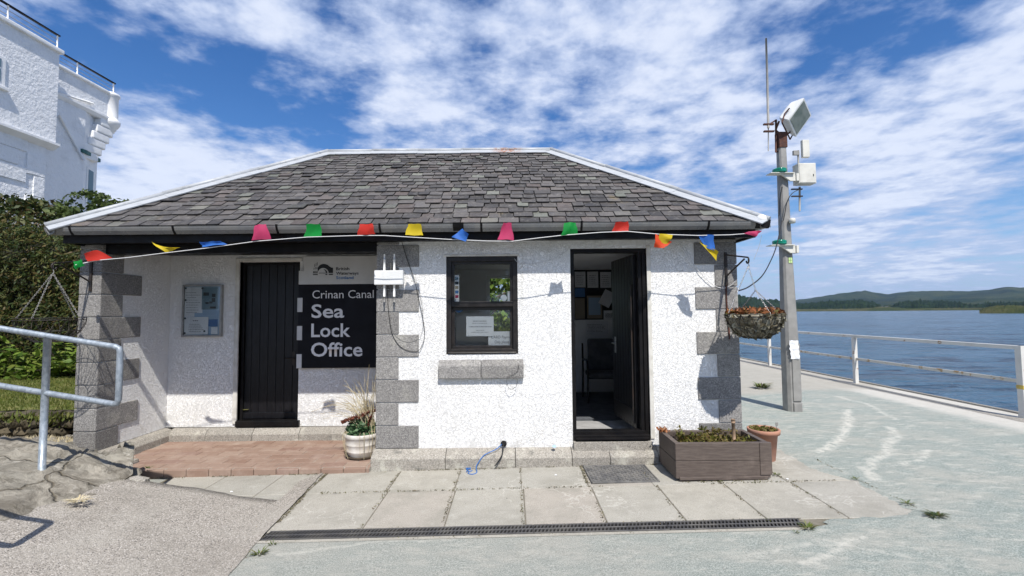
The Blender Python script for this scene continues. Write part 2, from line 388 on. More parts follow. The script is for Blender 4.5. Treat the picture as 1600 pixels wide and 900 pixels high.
def mat_gravel():
    m, t, b = newmat('quay_surface'); o = t.obj()
    n = t.noise(o, 120, 4, 0.85)
    col = t.mix(t.ramp(n, 0.36, 0.64, 0, 1), (0.125, 0.155, 0.142), (0.39, 0.42, 0.385))
    big = t.ramp(t.noise(t.map(o, (1, 2.2, 1), rot=(0, 0, 0.5)), 1.3, 8, 0.68), 0.40, 0.66)
    col = t.mix(t.math('MULTIPLY', big, 0.55), col, (0.38, 0.365, 0.32))
    md = t.ramp(t.noise(t.map(o, (1, 3.2, 1), rot=(0, 0, 0.5), loc=(3, 1, 0)), 4.5, 7, 0.72), 0.50, 0.66)
    col = t.mix(t.math('MULTIPLY', md, 0.5), col, (0.50, 0.485, 0.43))
    dk = t.ramp(t.noise(t.map(o, (1, 2.0, 1), rot=(0, 0, 0.5), loc=(8, 4, 0)), 9, 7, 0.75), 0.50, 0.66)
    col = t.mix(t.math('MULTIPLY', dk, 0.5), col, (0.17, 0.205, 0.19))
    # near the office the dust is grey rather than green
    sp = t.add('ShaderNodeSeparateXYZ'); t.l.new(o, sp.inputs[0])
    nearm = t.ramp(t.math('ADD', sp.outputs[0], t.math('MULTIPLY', t.noise(o, 1.1, 4), 1.6)), 0.8, 3.6, 0.5, 0)
    col = t.mix(nearm, col, t.mix(t.ramp(n, 0.34, 0.66), (0.20, 0.20, 0.18), (0.41, 0.40, 0.36)))
    # tyre scuffs: arcs about a turning point
    wob = t.vm('SCALE', t.vm('SUBTRACT', t.noise(o, 2.6, 5, 0.65, out=1), (0.5, 0.5, 0.5)), scale=0.28)
    ow = t.vm('MULTIPLY', t.vm('ADD', o, wob), (1, 1, 0))
    brk = t.ramp(t.noise(t.map(o, (1, 1, 1)), 14, 7, 0.8), 0.40, 0.56)
    for pl_, wd, am in (([(1322, 640), (1327, 662), (1312, 685), (1286, 708)], .10, .8), ([(1392, 668), (1396, 688), (1378, 712), (1352, 735), (1372, 752)], .10, .7), ([(1300, 618), (1360, 632), (1400, 655)], .07, .5), ([(1452, 705), (1440, 720), (1412, 728)], .05, .6), ([(1340, 842), (1310, 865), (1262, 885)], .06, .6), ([(450, 868), (560, 852), (700, 850)], .04, .4), ([(1150, 870), (1300, 852), (1420, 872)], .05, .4)):
        m_ = None
        for q0, q1 in zip(pl_, pl_[1:]):
            a_, b_ = G(*q0), G(*q1); a_.z = b_.z = 0; ab = b_ - a_
            h_ = t.math('DIVIDE', t.vm('DOT_PRODUCT', t.vm('SUBTRACT', ow, tuple(a_)), tuple(ab), out=1), ab.length_squared, clamp=True)
            dd = t.vm('DISTANCE', ow, t.vm('ADD', t.vm('SCALE', tuple(ab), scale=h_), tuple(a_)), out=1)
            m_ = dd if m_ is None else t.math('MINIMUM', m_, dd)
        ring = t.ramp(m_, 0.0, wd, 1, 0)
        col = t.mix(t.math('MULTIPLY', t.math('MULTIPLY', ring, brk), am), col, (0.56, 0.54, 0.48))
    # pale concrete margin along the quay edge, tan concrete further back
    ed = t.math('ADD', sp.outputs[0], t.math('MULTIPLY', t.noise(o, 2.2, 6, 0.7), 0.5))
    col = t.mix(t.ramp(ed, 6.45, 6.85, 0, 0.85), col, t.mix(t.noise(o, 9, 6, 0.7), (0.40, 0.38, 0.34), (0.58, 0.56, 0.51)))
    bk = t.math('ADD', t.math('SUBTRACT', sp.outputs[1], t.math('MULTIPLY', sp.outputs[0], 0.12)), t.math('MULTIPLY', t.noise(o, 1.2, 6, 0.7), 1.6))
    col = t.mix(t.ramp(bk, 8.7, 9.3, 0, 0.9), col, t.mix(t.noise(o, 5, 7, 0.75), (0.25, 0.235, 0.20), (0.44, 0.42, 0.37)))
    h = t.math('ADD', n, t.math('MULTIPLY', t.noise(o, 20, 6, 0.7), 2.0))
    fin(t, b, col, 0.92, t.bump(h, 0.8, 0.006), spec=0.15); return m
def mat_aggregate():
    m, t, b = newmat('aggregate_concrete'); o = t.obj()
    v = t.voro(o, 135, out=1); sc = t.add('ShaderNodeSeparateColor'); t.l.new(v, sc.inputs[0])
    col = t.mix(sc.outputs[0], (0.205, 0.187, 0.162), (0.385, 0.355, 0.315))
    col = t.mix(t.ramp(sc.outputs[1], 0.88, 0.93), col, (0.48, 0.45, 0.41))
    col = t.mix(t.ramp(sc.outputs[2], 0.93, 0.96), col, (0.09, 0.085, 0.08))
    st = t.ramp(t.noise(o, 2.2, 7, 0.7), 0.4, 0.7); col = t.mix(t.math('MULTIPLY', st, 0.5), col, (0.36, 0.34, 0.30)); col = t.mix(t.math('MULTIPLY', t.ramp(t.noise(t.map(o, loc=(5, 1, 0)), 1.1, 6, 0.7), 0.5, 0.68), 0.4), col, (0.19, 0.175, 0.15))
    d = t.voro(o, 135)
    h = t.math('ADD', t.math('MULTIPLY', d, -0.7), t.math('MULTIPLY', t.noise(o, 7, 6, 0.65), 2.4))
    fin(t, b, col, 0.9, t.bump(h, 0.9, 0.006), spec=0.2); return m
def mat_flag():
    m, t, b = newmat('weathered_flagstone'); o = t.obj()
    w = t.vm('ADD', o, t.vm('SCALE', t.noise(o, 2.0, 4, out=1), scale=0.5))
    n = t.noise(w, 5, 9, 0.72)
    col = t.mix(t.ramp(n, 0.35, 0.65), (0.15, 0.135, 0.11), (0.34, 0.315, 0.265))
    gr = t.ramp(t.noise(t.map(o, loc=(4, 4, 4)), 2.0, 7, 0.7), 0.44, 0.62)
    col = t.mix(t.math('MULTIPLY', gr, 0.35), col, (0.22, 0.215, 0.185)); col = t.mix(t.math('MULTIPLY', t.ramp(t.noise(t.map(w, loc=(2, 5, 9)), 9, 8, 0.8), 0.5, 0.62), 0.6), col, (0.085, 0.075, 0.055))
    wh = t.ramp(t.noise(t.map(w, (1, 1, 1), loc=(1, 7, 4)), 6, 8, 0.75), 0.56, 0.66)
    col = t.mix(t.math('MULTIPLY', wh, 0.6), col, (0.52, 0.50, 0.45))
    cr = t.ramp(t.voro(w, 1.35, 'DISTANCE_TO_EDGE'), 0.0, 0.02, 1, 0)
    col = t.mix(t.math('MULTIPLY', cr, 0.8), col, (0.10, 0.085, 0.06))
    h = t.math('SUBTRACT', t.math('MULTIPLY', t.noise(w, 7, 9, 0.7), 2.2), t.math('MULTIPLY', cr, 0.8))
    fin(t, b, col, 0.85, t.bump(h, 1.0, 0.014), spec=0.25); return m
def mat_tiles():
    m, t, b = newmat('terracotta_tiles'); o = t.obj(); i = t.island()
    w = t.n.new('ShaderNodeTexWhiteNoise'); w.noise_dimensions = '1D'; t.l.new(i, w.inputs['W'])
    sc = t.add('ShaderNodeSeparateColor'); t.l.new(w.outputs['Color'], sc.inputs[0])
    col = t.mix(sc.outputs[0], (0.225, 0.145, 0.108), (0.29, 0.21, 0.165))
    col = t.mix(t.ramp(sc.outputs[1], 0.7, 0.95, 0, 0.6), col, (0.21, 0.13, 0.105))
    st = t.ramp(t.noise(o, 6, 7, 0.7), 0.45, 0.7); col = t.mix(t.math('MULTIPLY', st, 0.5), col, (0.38, 0.30, 0.245))
    h = t.math('ADD', t.noise(o, 90, 3), t.math('MULTIPLY', t.noise(o, 12, 4), 1.2))
    fin(t, b, col, 0.75, t.bump(h, 0.5, 0.003), spec=0.3); return m
def mat_leaf(name, cs, trans=0.25, rough=0.55):
    m, t, b = newmat(name); i = t.island()
    n = t.add('ShaderNodeValToRGB'); t.l.new(i, n.inputs[0]); el = n.color_ramp.elements
    for k, c in enumerate(cs):
        p = k / (len(cs) - 1)
        if k == 0: e = el[0]; e.position = 0
        elif k == len(cs) - 1: e = el[-1]; e.position = 1
        else: e = el.new(p)
        e.color = (*c, 1)
    col = t.mix(t.ramp(t.noise(t.obj(), 1.3, 4), 0.4, 0.65, 0, 0.5), n.outputs[0], tuple(c * 0.55 for c in cs[0]))
    fin(t, b, col, rough, None, spec=0.25)
    tr = t.add('ShaderNodeBsdfTranslucent'); t.l.new(col, tr.inputs[0])
    mx = t.add('ShaderNodeMixShader'); mx.inputs[0].default_value = trans
    t.l.new(b.outputs[0], mx.inputs[1]); t.l.new(tr.outputs[0], mx.inputs[2]); t.l.new(mx.outputs[0], t.n['Material Output'].inputs[0])
    return m
def mat_water():
    m, t, b = newmat('sea_water'); o = t.obj()
    R_ = (0, 0, 0.25)
    ns = [(t.noise(t.map(o, (1, 1.9, 1), rot=R_), sc, dt, 0.6, 0.4), w) for sc, dt, w in ((1.6, 3, .10), (0.5, 4, .34), (0.16, 3, .55), (0.05, 3, 1.3))]
    h = None
    for n, w in ns:
        v = t.math('MULTIPLY', n, w); h = v if h is None else t.math('ADD', h, v)
    f = t.math('ADD', t.math('MULTIPLY', ns[1][0], .5), t.math('ADD', t.math('MULTIPLY', ns[2][0], .3), t.math('MULTIPLY', ns[3][0], .2)))
    # ripples and wind streaks: their sky reflection is painted into the base colour
    g1 = t.noise(t.map(o, (1, 3.5, 1), rot=(0, 0, 0.1)), 0.035, 6, 0.65)
    c = t.mix(t.ramp(f, 0.43, 0.54), (0.004, 0.015, 0.034), (0.040, 0.095, 0.155))
    c = t.mix(t.ramp(g1, 0.42, 0.62), c, (0.045, 0.10, 0.16))
    fin(t, b, c, t.ramp(f, 0.4, 0.6, 0.25, 0.10), t.bump(h, 1.0, 2.2), spec=0.4); b.inputs['IOR'].default_value = 1.33; return m
def mat_hill(name, cs, scale, conif=0):
    m, t, b = newmat(name); o = t.obj()
    n = t.noise(o, scale, 7, 0.7)
    col = t.mix(t.ramp(n, 0.38, 0.62), cs[0], cs[1])
    col = t.mix(t.ramp(t.noise(t.map(o, (1, 1, 3), loc=(9, 3, 1)), scale * 0.4, 5, 0.6), 0.5, 0.62, 0, 0.75), col, cs[2])
    fin(t, b, col, 0.95, t.bump(t.noise(o, scale * 5, 6, 0.75), 1.0, 14 if conif else 8), spec=0.05); return m
def mat_flat(name, c, rough=0.5, spec=0.4, metal=0.0):
    m, t, b = newmat(name); fin(t, b, (*c, 1), rough, None, metal, spec); return m
def mat_glass(name='window_glass'):
    m = bpy.data.materials.new(name); m.use_nodes = True; t = NT(m.node_tree); t.n.clear()
    out = t.add('ShaderNodeOutputMaterial'); tr = t.add('ShaderNodeBsdfTransparent'); tr.inputs[0].default_value = (0.97, 0.98, 0.97, 1)
    gl = t.add('ShaderNodeBsdfGlossy'); gl.inputs['Roughness'].default_value = 0.02
    fr = t.add('ShaderNodeFresnel'); fr.inputs[0].default_value = 1.5
    mx = t.add('ShaderNodeMixShader'); t.l.new(t.math('MULTIPLY', fr.outputs[0], 0.8), mx.inputs[0]); t.l.new(tr.outputs[0], mx.inputs[1]); t.l.new(gl.outputs[0], mx.inputs[2]); t.l.new(mx.outputs[0], out.inputs[0])
    return m
def mat_paint_rust(name, c, rc=(0.22, 0.09, 0.035), amt=0.62, scale=9):
    m, t, b = newmat(name); o = t.obj()
    r = t.ramp(t.noise(o, scale, 7, 0.75), amt, amt + 0.05)
    col = t.mix(t.ramp(t.noise(o, 3, 5, 0.6), 0.4, 0.8), c, tuple(q * 0.82 for q in c))
    col = t.mix(r, col, t.mix(t.noise(o, 40, 4), rc, (0.38, 0.24, 0.12)))
    fin(t, b, col, t.ramp(r, 0, 1, 0.45, 0.9), t.bump(t.noise(o, 30, 5, 0.7), 0.4, 0.003), spec=0.35); return m
def mat_galv():
    m, t, b = newmat('galvanised_steel'); o = t.obj()
    v = t.voro(t.map(o, (1, 1, 0.6)), 60, out=1)
    sc = t.add('ShaderNodeSeparateColor'); t.l.new(v, sc.inputs[0])
    col = t.mix(sc.outputs[0], (0.22, 0.26, 0.30), (0.34, 0.385, 0.43))
    col = t.mix(t.ramp(t.noise(o, 9, 6, 0.7), 0.5, 0.75, 0, 0.6), col, (0.17, 0.19, 0.21))
    fin(t, b, col, t.ramp(t.noise(o, 14, 4), 0.3, 0.7, 0.35, 0.6), t.bump(t.noise(o, 60, 3), 0.2, 0.001), 0.35, 0.5); return m
def mat_plank(name, c1, c2, rough=0.5, stretch=(3, 3, 0.25)):
    m, t, b = newmat(name); o = t.obj()
    n = t.noise(t.map(o, stretch), 22, 6, 0.7)
    col = t.mix(t.ramp(n, 0.35, 0.65), c1, c2)
    w = t.ramp(t.noise(o, 3.5, 6, 0.7), 0.5, 0.75); col = t.mix(t.math('MULTIPLY', w, 0.4), col, tuple(min(1, q * 1.7 + 0.01) for q in c2))
    fin(t, b, col, rough, t.bump(n, 0.5, 0.003), spec=0.35); return m

M = dict(
    harl=mat_harling(), white=mat_smoothwhite(), hotelw=mat_smoothwhite('painted_rubble', (0.80, 0.81, 0.82), 0.09, 9),
    gran=mat_granite('granite_quoin', (0.27, 0.262, 0.25), (0.155, 0.15, 0.145), .2), plinth=mat_granite('granite_plinth', (0.32, 0.30, 0.265), (0.21, 0.195, 0.17), 0.15, 0.6),
    slate=mat_slate(), lead=mat_lead(), slab=mat_slab(), gravel=mat_gravel(), agg=mat_aggregate(), water=mat_water(), flag=mat_flag(), tiles=mat_tiles(),
    black=simple('black_gloss_paint', (0.005, 0.005, 0.006), (0.010, 0.009, 0.009), 6, 0.45, 0.2, 30, 0.002, spec=.15),
    door=mat_plank('black_door_paint', (0.003, 0.003, 0.004), (0.009, 0.009, 0.011), 0.42),
    frame=simple('dark_brown_frame_paint', (0.010, 0.009, 0.009), (0.018, 0.015, 0.014), 12, 0.4, 0.2, 40, 0.002),
    gutter=simple('grey_gutter_plastic', (0.13, 0.135, 0.14), (0.17, 0.17, 0.165), 5, 0.3, 0.05, 30, 0.001, spec=0.6),
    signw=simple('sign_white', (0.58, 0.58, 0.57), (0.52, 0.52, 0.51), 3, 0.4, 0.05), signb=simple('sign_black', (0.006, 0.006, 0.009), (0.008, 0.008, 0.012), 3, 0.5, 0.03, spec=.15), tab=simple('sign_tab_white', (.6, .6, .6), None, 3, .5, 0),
    letw=mat_flat('sign_letter_white', (0.72, 0.72, 0.74)), letb=mat_flat('sign_letter_black', (0.012, 0.012, 0.014)), letblue=mat_flat('sign_letter_blue', (0.02, 0.13, 0.36)),
    glass=mat_glass(), paper=simple('paper', (0.72, 0.73, 0.75), (0.64, 0.65, 0.67), 5, 0.8, 0), ink=mat_flat('ink', (0.12, 0.12, 0.14), 0.8),
    papblue=mat_flat('printed_blue', (0.06, 0.16, 0.36), 0.6), papteal=mat_flat('printed_teal', (0.14, 0.22, 0.27), 0.6), paplt=mat_flat('printed_pale_blue', (0.30, 0.42, 0.56), 0.6), papdk=mat_flat('printed_dark', (0.03, 0.04, 0.05), 0.6), papbr=mat_flat('printed_brown', (0.26, 0.22, 0.17), 0.7), paporange=mat_flat('printed_orange', (0.7, 0.25, 0.04), 0.6),
    alu=simple('aluminium_frame', (0.36, 0.36, 0.35), (0.28, 0.28, 0.27), 8, 0.45, 0.1, 40, 0.001, 0.4),
    galv=mat_galv(), rail=mat_paint_rust('white_rail_paint', (0.62, 0.61, 0.57), amt=0.60, scale=7), iron=simple('black_iron', (0.012, 0.012, 0.012), (0.03, 0.02, 0.015), 14, 0.5, 0.3, 60, 0.002),
    rustiron=simple('rusty_steel', (0.09, 0.035, 0.022), (0.05, 0.02, 0.015), 20, 0.8, 0.4, 60, 0.003),
    pole=simple('grey_pole_paint', (0.27, 0.265, 0.25), (0.21, 0.205, 0.195), 5, 0.55, 0.2, 30, 0.003), plast=simple('white_plastic', (0.72, 0.73, 0.73), (0.62, 0.63, 0.62), 6, 0.4, 0.05),
    plastc=simple('cream_plastic', (0.62, 0.61, 0.55), (0.52, 0.51, 0.46), 6, 0.45, 0.05), greenl=simple('green_lens', (0.0, 0.13, 0.08), (0.0, 0.2, 0.13), 10, 0.15, 0.05, spec=0.6),
    rubber=simple('black_rubber', (0.10, 0.10, 0.10), (0.17, 0.165, 0.155), 9, 0.7, 0.4, 60, 0.003), cast=simple('cast_iron_grate', (0.045, 0.045, 0.048), (0.08, 0.077, 0.072), 7, 0.55, 0.3, 50, 0.002),
    dark=mat_flat('dark_void', (0.01, 0.01, 0.01), 0.9), box=mat_plank('brown_planter_wood', (0.075, 0.058, 0.050), (0.115, 0.092, 0.078), 0.6, (0.3, 3, 3)),
    reveal=simple('stone_reveal_paint', (0.60, 0.585, 0.54), (0.48, 0.465, 0.42), 8, .8, .4, 30, .004), terra=simple('terracotta', (0.40, 0.20, 0.13), (0.33, 0.18, 0.13), 12, 0.8, 0.2), soil=simple('soil', (0.035, 0.025, 0.018), (0.07, 0.05, 0.03), 20, 0.95, 1.0, 60, 0.01),
    potw=simple('white_glazed_pot', (0.62, 0.60, 0.56), (0.40, 0.36, 0.31), 5, 0.4, 0.2, 25, 0.003),
    cane=simple('weathered_stake', (0.36, 0.25, 0.17), (0.25, 0.17, 0.11), 20, 0.8, 0.3), cable=mat_flat('black_cable', (0.012, 0.012, 0.012), 0.5), cablew=mat_flat('white_cable', (0.6, 0.6, 0.6), 0.5), cord=mat_flat('blue_cord', (0.03, 0.14, 0.42), 0.7),
    inner=simple('interior_white', (0.80, 0.80, 0.80), (0.75, 0.75, 0.75), 2, 0.8, 0.1), lino=simple('grey_floor', (0.36, 0.36, 0.36), (0.28, 0.28, 0.28), 6, 0.7, 0.2), carpet=simple('dark_carpet', (0.09, 0.097, 0.11), (0.06, 0.066, 0.075), 8, 0.95, 0.4), pin=simple('pinboard_felt', (0.02, 0.022, 0.026), None, 8, 0.9, 0.2),
    rock=simple('dry_stone', (0.085, 0.07, 0.045), (0.03, 0.027, 0.016), 5, 0.9, 1.0, 12, 0.03, isl=0.4),
    steel=simple('bare_steel', (0.5, 0.5, 0.5), (0.35, 0.35, 0.34), 20, 0.35, 0.1, 60, 0.001, 0.8),
    grass=simple('lawn', (0.085, 0.115, 0.02), (0.15, 0.14, 0.045), 5, 0.9, 0.6, 60, 0.02), bark=simple('bark', (0.09, 0.07, 0.05), (0.05, 0.04, 0.03), 8, 0.9, 0.8, 20, 0.02),
    blade=mat_leaf('grass_blades', [(0.10, 0.14, 0.02), (0.17, 0.17, 0.05), (0.06, 0.10, 0.02)]),
    hedge=mat_leaf('hedge_leaves', [(0.02, 0.04, 0.012), (0.05, 0.075, 0.02), (0.12, 0.125, 0.035), (0.10, 0.06, 0.025)], 0.2),
    fern=mat_leaf('laurel_leaves', [(0.06, 0.12, 0.015), (0.13, 0.20, 0.025), (0.20, 0.24, 0.05)], 0.25),
    shrub=mat_leaf('shrub_leaves', [(0.04, 0.07, 0.02), (0.09, 0.13, 0.03), (0.13, 0.16, 0.06)], 0.2),
    dry=mat_leaf('dry_leaves', [(0.20, 0.06, 0.02), (0.32, 0.13, 0.05), (0.12, 0.05, 0.025), (0.38, 0.2, 0.09)], 0.15), moss=mat_leaf('planter_moss', [(0.07, 0.09, 0.012), (0.16, 0.15, 0.03), (0.09, 0.05, 0.015), (0.2, 0.17, 0.06)], 0.15),
    straw=mat_leaf('straw_grass', [(0.55, 0.46, 0.28), (0.72, 0.66, 0.48)], 0.2), sedum=mat_leaf('sedum_leaves', [(0.03, 0.08, 0.03), (0.07, 0.13, 0.06), (0.12, 0.19, 0.1)], 0.15), redfl=mat_leaf('sedum_heads', [(0.10, 0.03, 0.02), (0.17, 0.06, 0.035)], 0.1),
    weed=mat_leaf('weed_leaves', [(0.06, 0.10, 0.02), (0.12, 0.16, 0.03), (0.2, 0.16, 0.06)], 0.2), cocoa=simple('coir_liner', (0.12, 0.10, 0.065), (0.28, 0.27, 0.22), 14, 0.95, 1.0, 30, 0.02),
    teal=simple('green_trim_paint', (0.03, 0.12, 0.11), None, 5, 0.5, 0.1),
)
for k, c in dict(f_red=(0.62, 0.045, 0.03), f_green=(0.01, 0.33, 0.06), f_yellow=(0.72, 0.58, 0.03), f_blue=(0.05, 0.20, 0.62), f_pink=(0.62, 0.07, 0.19), f_orange=(0.75, 0.10, 0.03)).items():
    m, t, b = newmat('pennant_' + k[2:]); fin(t, b, (*c, 1), 0.6, spec=0.3)
    tr = t.add('ShaderNodeBsdfTranslucent'); tr.inputs[0].default_value = (*c, 1); mx = t.add('ShaderNodeMixShader'); mx.inputs[0].default_value = 0.5
    t.l.new(b.outputs[0], mx.inputs[1]); t.l.new(tr.outputs[0], mx.inputs[2]); t.l.new(mx.outputs[0], t.n['Material Output'].inputs[0]); M[k] = m

# ================================================================ GROUND, QUAY, WATER, HILLS
YF, YB, YR = 5.07, 6.10, 8.60          # facade, recess back wall, rear wall
XL, XP, XR = -4.75, -1.48, 2.47        # left corner, corner of the office block, right corner
def gp(x, y, dz=0): return (x, y, g(x) + dz)
def noisy(pts, amp, n, seed):
    r = random.Random(seed); out = []
    for a, b in zip(pts, pts[1:]):
        for k in range(n):
            f = k / n; out.append((a[0] + (b[0] - a[0]) * f + r.uniform(-amp, amp), a[1] + (b[1] - a[1]) * f + r.uniform(-amp, amp)))
    out.append(pts[-1]); return out
# ground sheet: land to the left and behind, sea to the right
mb = MB(); QX = 7.3
mb.poly([(QX, -40, g(QX)), (QX, 60, g(QX)), (-30, 60, g(-30)), (-30, -40, g(-30))])
mb.poly([(-30, -40, g(-30)), (-30, 60, g(-30)), (-400, 60, -0.4), (-400, -40, -0.4)])
struct('quay_ground', mb, M['gravel'])
mb = MB(); mb.box(QX - .45, QX + 0.02, -40, 60, -5, g(QX) - .004); mb.box(QX - .02, QX + .05, -40, 60, g(QX) - .10, g(QX) + .025, .01)
struct('quay_wall', mb, M['plinth'])
mb = MB(); mb.poly([(QX - .1, -6000, -2.6), (6000, -6000, -2.6), (6000, 6400, -2.6), (QX - .1, 6400, -2.6)])
mb.poly([(-3000, 90, -2.6), (QX - .1, 90, -2.6), (QX - .1, 6400, -2.6), (-3000, 6400, -2.6)])
struct('sea_water', mb, M['water'])

def hills(name, prof, D, thick, mat, seed, rough=0.0, steps=240, rows=7, base=-3.0):
    """a range of hills: crest heights by bearing, with a body sloping down to the shore"""
    xs = [p[0] for p in prof]; V = []; Fc = []
    for i in range(steps + 1):
        px = xs[0] + (xs[-1] - xs[0]) * i / steps
        py = np.interp(px, xs, [p[1] for p in prof])
        d = ray(px, py); az = Vector((d.x, d.y, 0)).normalized(); el = d.z / math.hypot(d.x, d.y)
        for j in range(rows + 1):
            f = j / rows; dist = D - thick * (1 - f)
            h = (EYE + el * D - base) * (1 - (1 - f) ** 1.7) if j else 0
            nz = mnoise.fractal(Vector((az.x * dist * 0.004 + seed, az.y * dist * 0.004, seed)), 1.0, 2.0, 5)
            h += nz * (EYE + el * D - base) * 0.16 * sin(pi * min(f, 1)) 
            if rough and j: h += rough * mnoise.noise(Vector((px * 0.9 + seed, f * 9, 0))) + rough * .7 * mnoise.noise(Vector((px * 2.7 + seed, f * 19, 3)))
            V.append((az.x * dist, az.y * dist, base + h))
        V.append((az.x * (D + thick), az.y * (D + thick), base - 2))
    R = rows + 2
    for i in range(steps):
        for j in range(R - 1):
            a = i * R + j; Fc.append((a, a + R, a + R + 1, a + 1))
    o = build_np(name, V, Fc, mat, smooth=True); o['kind'] = 'structure'; return o
H1 = mat_hill('far_moor', ((0.010, 0.024, 0.012), (0.042, 0.05, 0.022), (0.007, 0.015, 0.010)), 0.006)
H2 = mat_hill('wooded_shore', ((0.010, 0.024, 0.010), (0.028, 0.052, 0.017), (0.022, 0.04, 0.016)), 0.02, 1)
H3 = mat_hill('shore_fields', ((0.03, 0.045, 0.015), (0.085, 0.08, 0.04), (0.04, 0.035, 0.022)), 0.008)
hills('far_hills', [(850, 470), (1000, 466), (1130, 464), (1200, 474), (1262, 467), (1285, 463), (1310, 460), (1340, 456.5), (1352, 455), (1368, 457), (1388, 460), (1405, 457), (1425, 455.5), (1445, 456), (1470, 454.5), (1510, 455), (1545, 453), (1560, 449.5), (1574, 448), (1590, 449.5), (1640, 452), (1760, 447), (1950, 458), (2300, 462)], 5000, 1700, H1, 3, 5)
hills('middle_hills', [(850, 478), (1100, 470), (1250, 478), (1300, 474), (1420, 470), (1480, 467), (1560, 466), (1640, 462), (1800, 468), (2300, 470)], 3300, 900, H1, 11, 5)
hills('wooded_hills', [(850, 466), (1000, 462), (1110, 455), (1135, 458), (1152, 460.5), (1165, 464), (1180, 466), (1195, 468), (1215, 469), (1228, 472), (1250, 475), (1262, 474), (1290, 471), (1320, 470), (1345, 469), (1365, 473), (1378, 478), (1392, 480), (1398, 474), (1415, 471.5), (1440, 470), (1465, 471), (1500, 473), (1515, 477), (1540, 474), (1600, 472), (1750, 470), (2300, 474)], 1900, 420, H2, 7, 9.0, 900)
hills('shore_meadow', [(850, 485), (1250, 483), (1330, 482.6), (1362, 481.2), (1376, 479.2), (1390, 480), (1420, 481.9), (1600, 481), (1800, 479), (2300, 476)], 1440, 70, H3, 5, 2.2, 500)
hills('rocky_islet', [(1530, 484.5), (1540, 480.5), (1556, 477.6), (1580, 476.8), (1600, 477.5), (1640, 478), (1720, 476), (1800, 482)], 560, 40, H3, 9, .9, 160)
# shore cottages
for k, (px, py, w, lab) in enumerate([(1382, 481.0, 15, 'long white cottage on the far shore below the woods'), (1402, 481.6, 9, 'small white cottage on the far shore, nearer the islet')]):
    c = P(px, py, 1340); t_ = thing('cottage', lab, 'cottage', (c.x, 1340, c.z - 2.5), 'cottages on the far shore')
    m1 = MB().box(c.x - w, c.x + w, 1336, 1346, c.z - 6, c.z + 1.5); build('wall', m1, M['white'], t_)
    m1 = MB().prism([(1335, c.z + 1.5), (1347, c.z + 1.5), (1341, c.z + 4.2)], 'x', c.x - w - .5, c.x + w + .5); build('roof', m1, M['slate'], t_)

# paving slabs in two courses, plus the strip that runs behind the ramp
mb = MB()
cols = [-3.55, -3.0, -2.4, -1.95, -1.19, -.56, .07, .70, 1.31, 1.93, 2.55, 3.2, 3.85]
rs = random.Random(3)
def slab(x0, x1, y0, y1, gap=.0045):
    b = bmesh.new(); bmesh.ops.create_cube(b, size=1)
    z = (g(x0) + g(x1)) / 2
    bmesh.ops.transform(b, matrix=Matrix.Translation(((x0 + x1) / 2, (y0 + y1) / 2, z - .017)) @ Matrix.Rotation(-math.atan(GS) + rs.uniform(-.002, .002), 4, 'Y') @ Matrix.Rotation(rs.uniform(-.0022, .0022), 4, 'X') @ Matrix.Diagonal((x1 - x0 - gap * 2, y1 - y0 - gap * 2, .05, 1)), verts=b.verts)
    bmesh.ops.bevel(b, geom=b.edges[:], offset=.004, segments=1, affect='EDGES')
    mb._merge(b)
for a, b_ in zip(cols, cols[1:]):
    if b_ < -1.9:
        slab(a, b_, 3.80, 4.37) if a < -2.4 or 1 else 0
        slab(a, b_, 4.37, 4.96); continue
    j = rs.uniform(-.01, .01)
    slab(a + j, b_ + j, 4.372, 4.97); slab(a + .02 if a > -1.9 else -1.93, b_ + .02, 3.62, 4.372)
for a, b_ in ((2.55, 3.2), (3.2, 3.85)): slab(a, b_, 4.97, 5.7)
struct('paving_slabs', mb, M['slab'])
mb = MB(); mb.poly([(-3.6, 3.5, g(-3.6) + .003), (4.2, 3.5, g(4.2) + .003), (4.2, 5.8, g(4.2) + .003), (-3.6, 5.8, g(-3.6) + .003)])
struct('paving_bed', mb, simple('joint_sand', (0.19, 0.17, 0.135), (0.12, 0.11, 0.08), 9, .95, .5))
# gravelly dust lying over the slab ends on the right
ed = [G(1206, 694), G(1240, 712), G(1275, 733), G(1300, 741), G(1345, 752), G(1372, 768), G(1405, 783), G(1438, 804), G(1425, 812), G(1330, 817), G(1295, 822)]
edge = noisy([(p.x, p.y) for p in ed], .018, 9, 5)
pts = edge + [(2.19, 3.47), (2.19, 3.452), (4.9, 3.452), (4.9, 5.95), (2.75, 5.95)]
from mathutils.geometry import tessellate_polygon
mb = MB(); top = [mb.bm.verts.new(gp(x, y, .0135)) for x, y in pts]
for tri in tessellate_polygon([[Vector((x, y, 0)) for x, y in pts]]):
    f = mb.bm.faces.new([top[k] for k in tri])
    f.normal_update()
    if f.normal.z < 0: f.normal_flip()
low = []                                            # feathered lip where the dust thins out over the slabs
for i, (x, y) in enumerate(edge):
    a, b = edge[max(i - 1, 0)], edge[min(i + 1, len(edge) - 1)]; tx, ty = b[0] - a[0], b[1] - a[1]; l_ = math.hypot(tx, ty) or 1
    w_ = .05 + .03 * mnoise.noise(Vector((x * 6, y * 6, 0))); nx_, ny_ = ty / l_, -tx / l_
    if nx_ * (4.0 - x) + ny_ * (4.2 - y) > 0 and y > 3.9: nx_, ny_ = -nx_, -ny_
    low.append(mb.bm.verts.new(gp(x + nx_ * w_, y + ny_ * w_ if y > 3.9 else y + w_, .0072)))
for i in range(len(edge) - 1):
    f = mb.bm.faces.new((top[i], low[i], low[i + 1], top[i + 1])); f.normal_update()
    if f.normal.z < 0: f.normal_flip()
fr = [(-1.94, 3.452), (-1.62, 2.2), (-1.2, .5), (-.9, -3), (4.9, -3), (4.9, 3.452)]
mb.poly([gp(x, y, .0135) for x, y in fr])
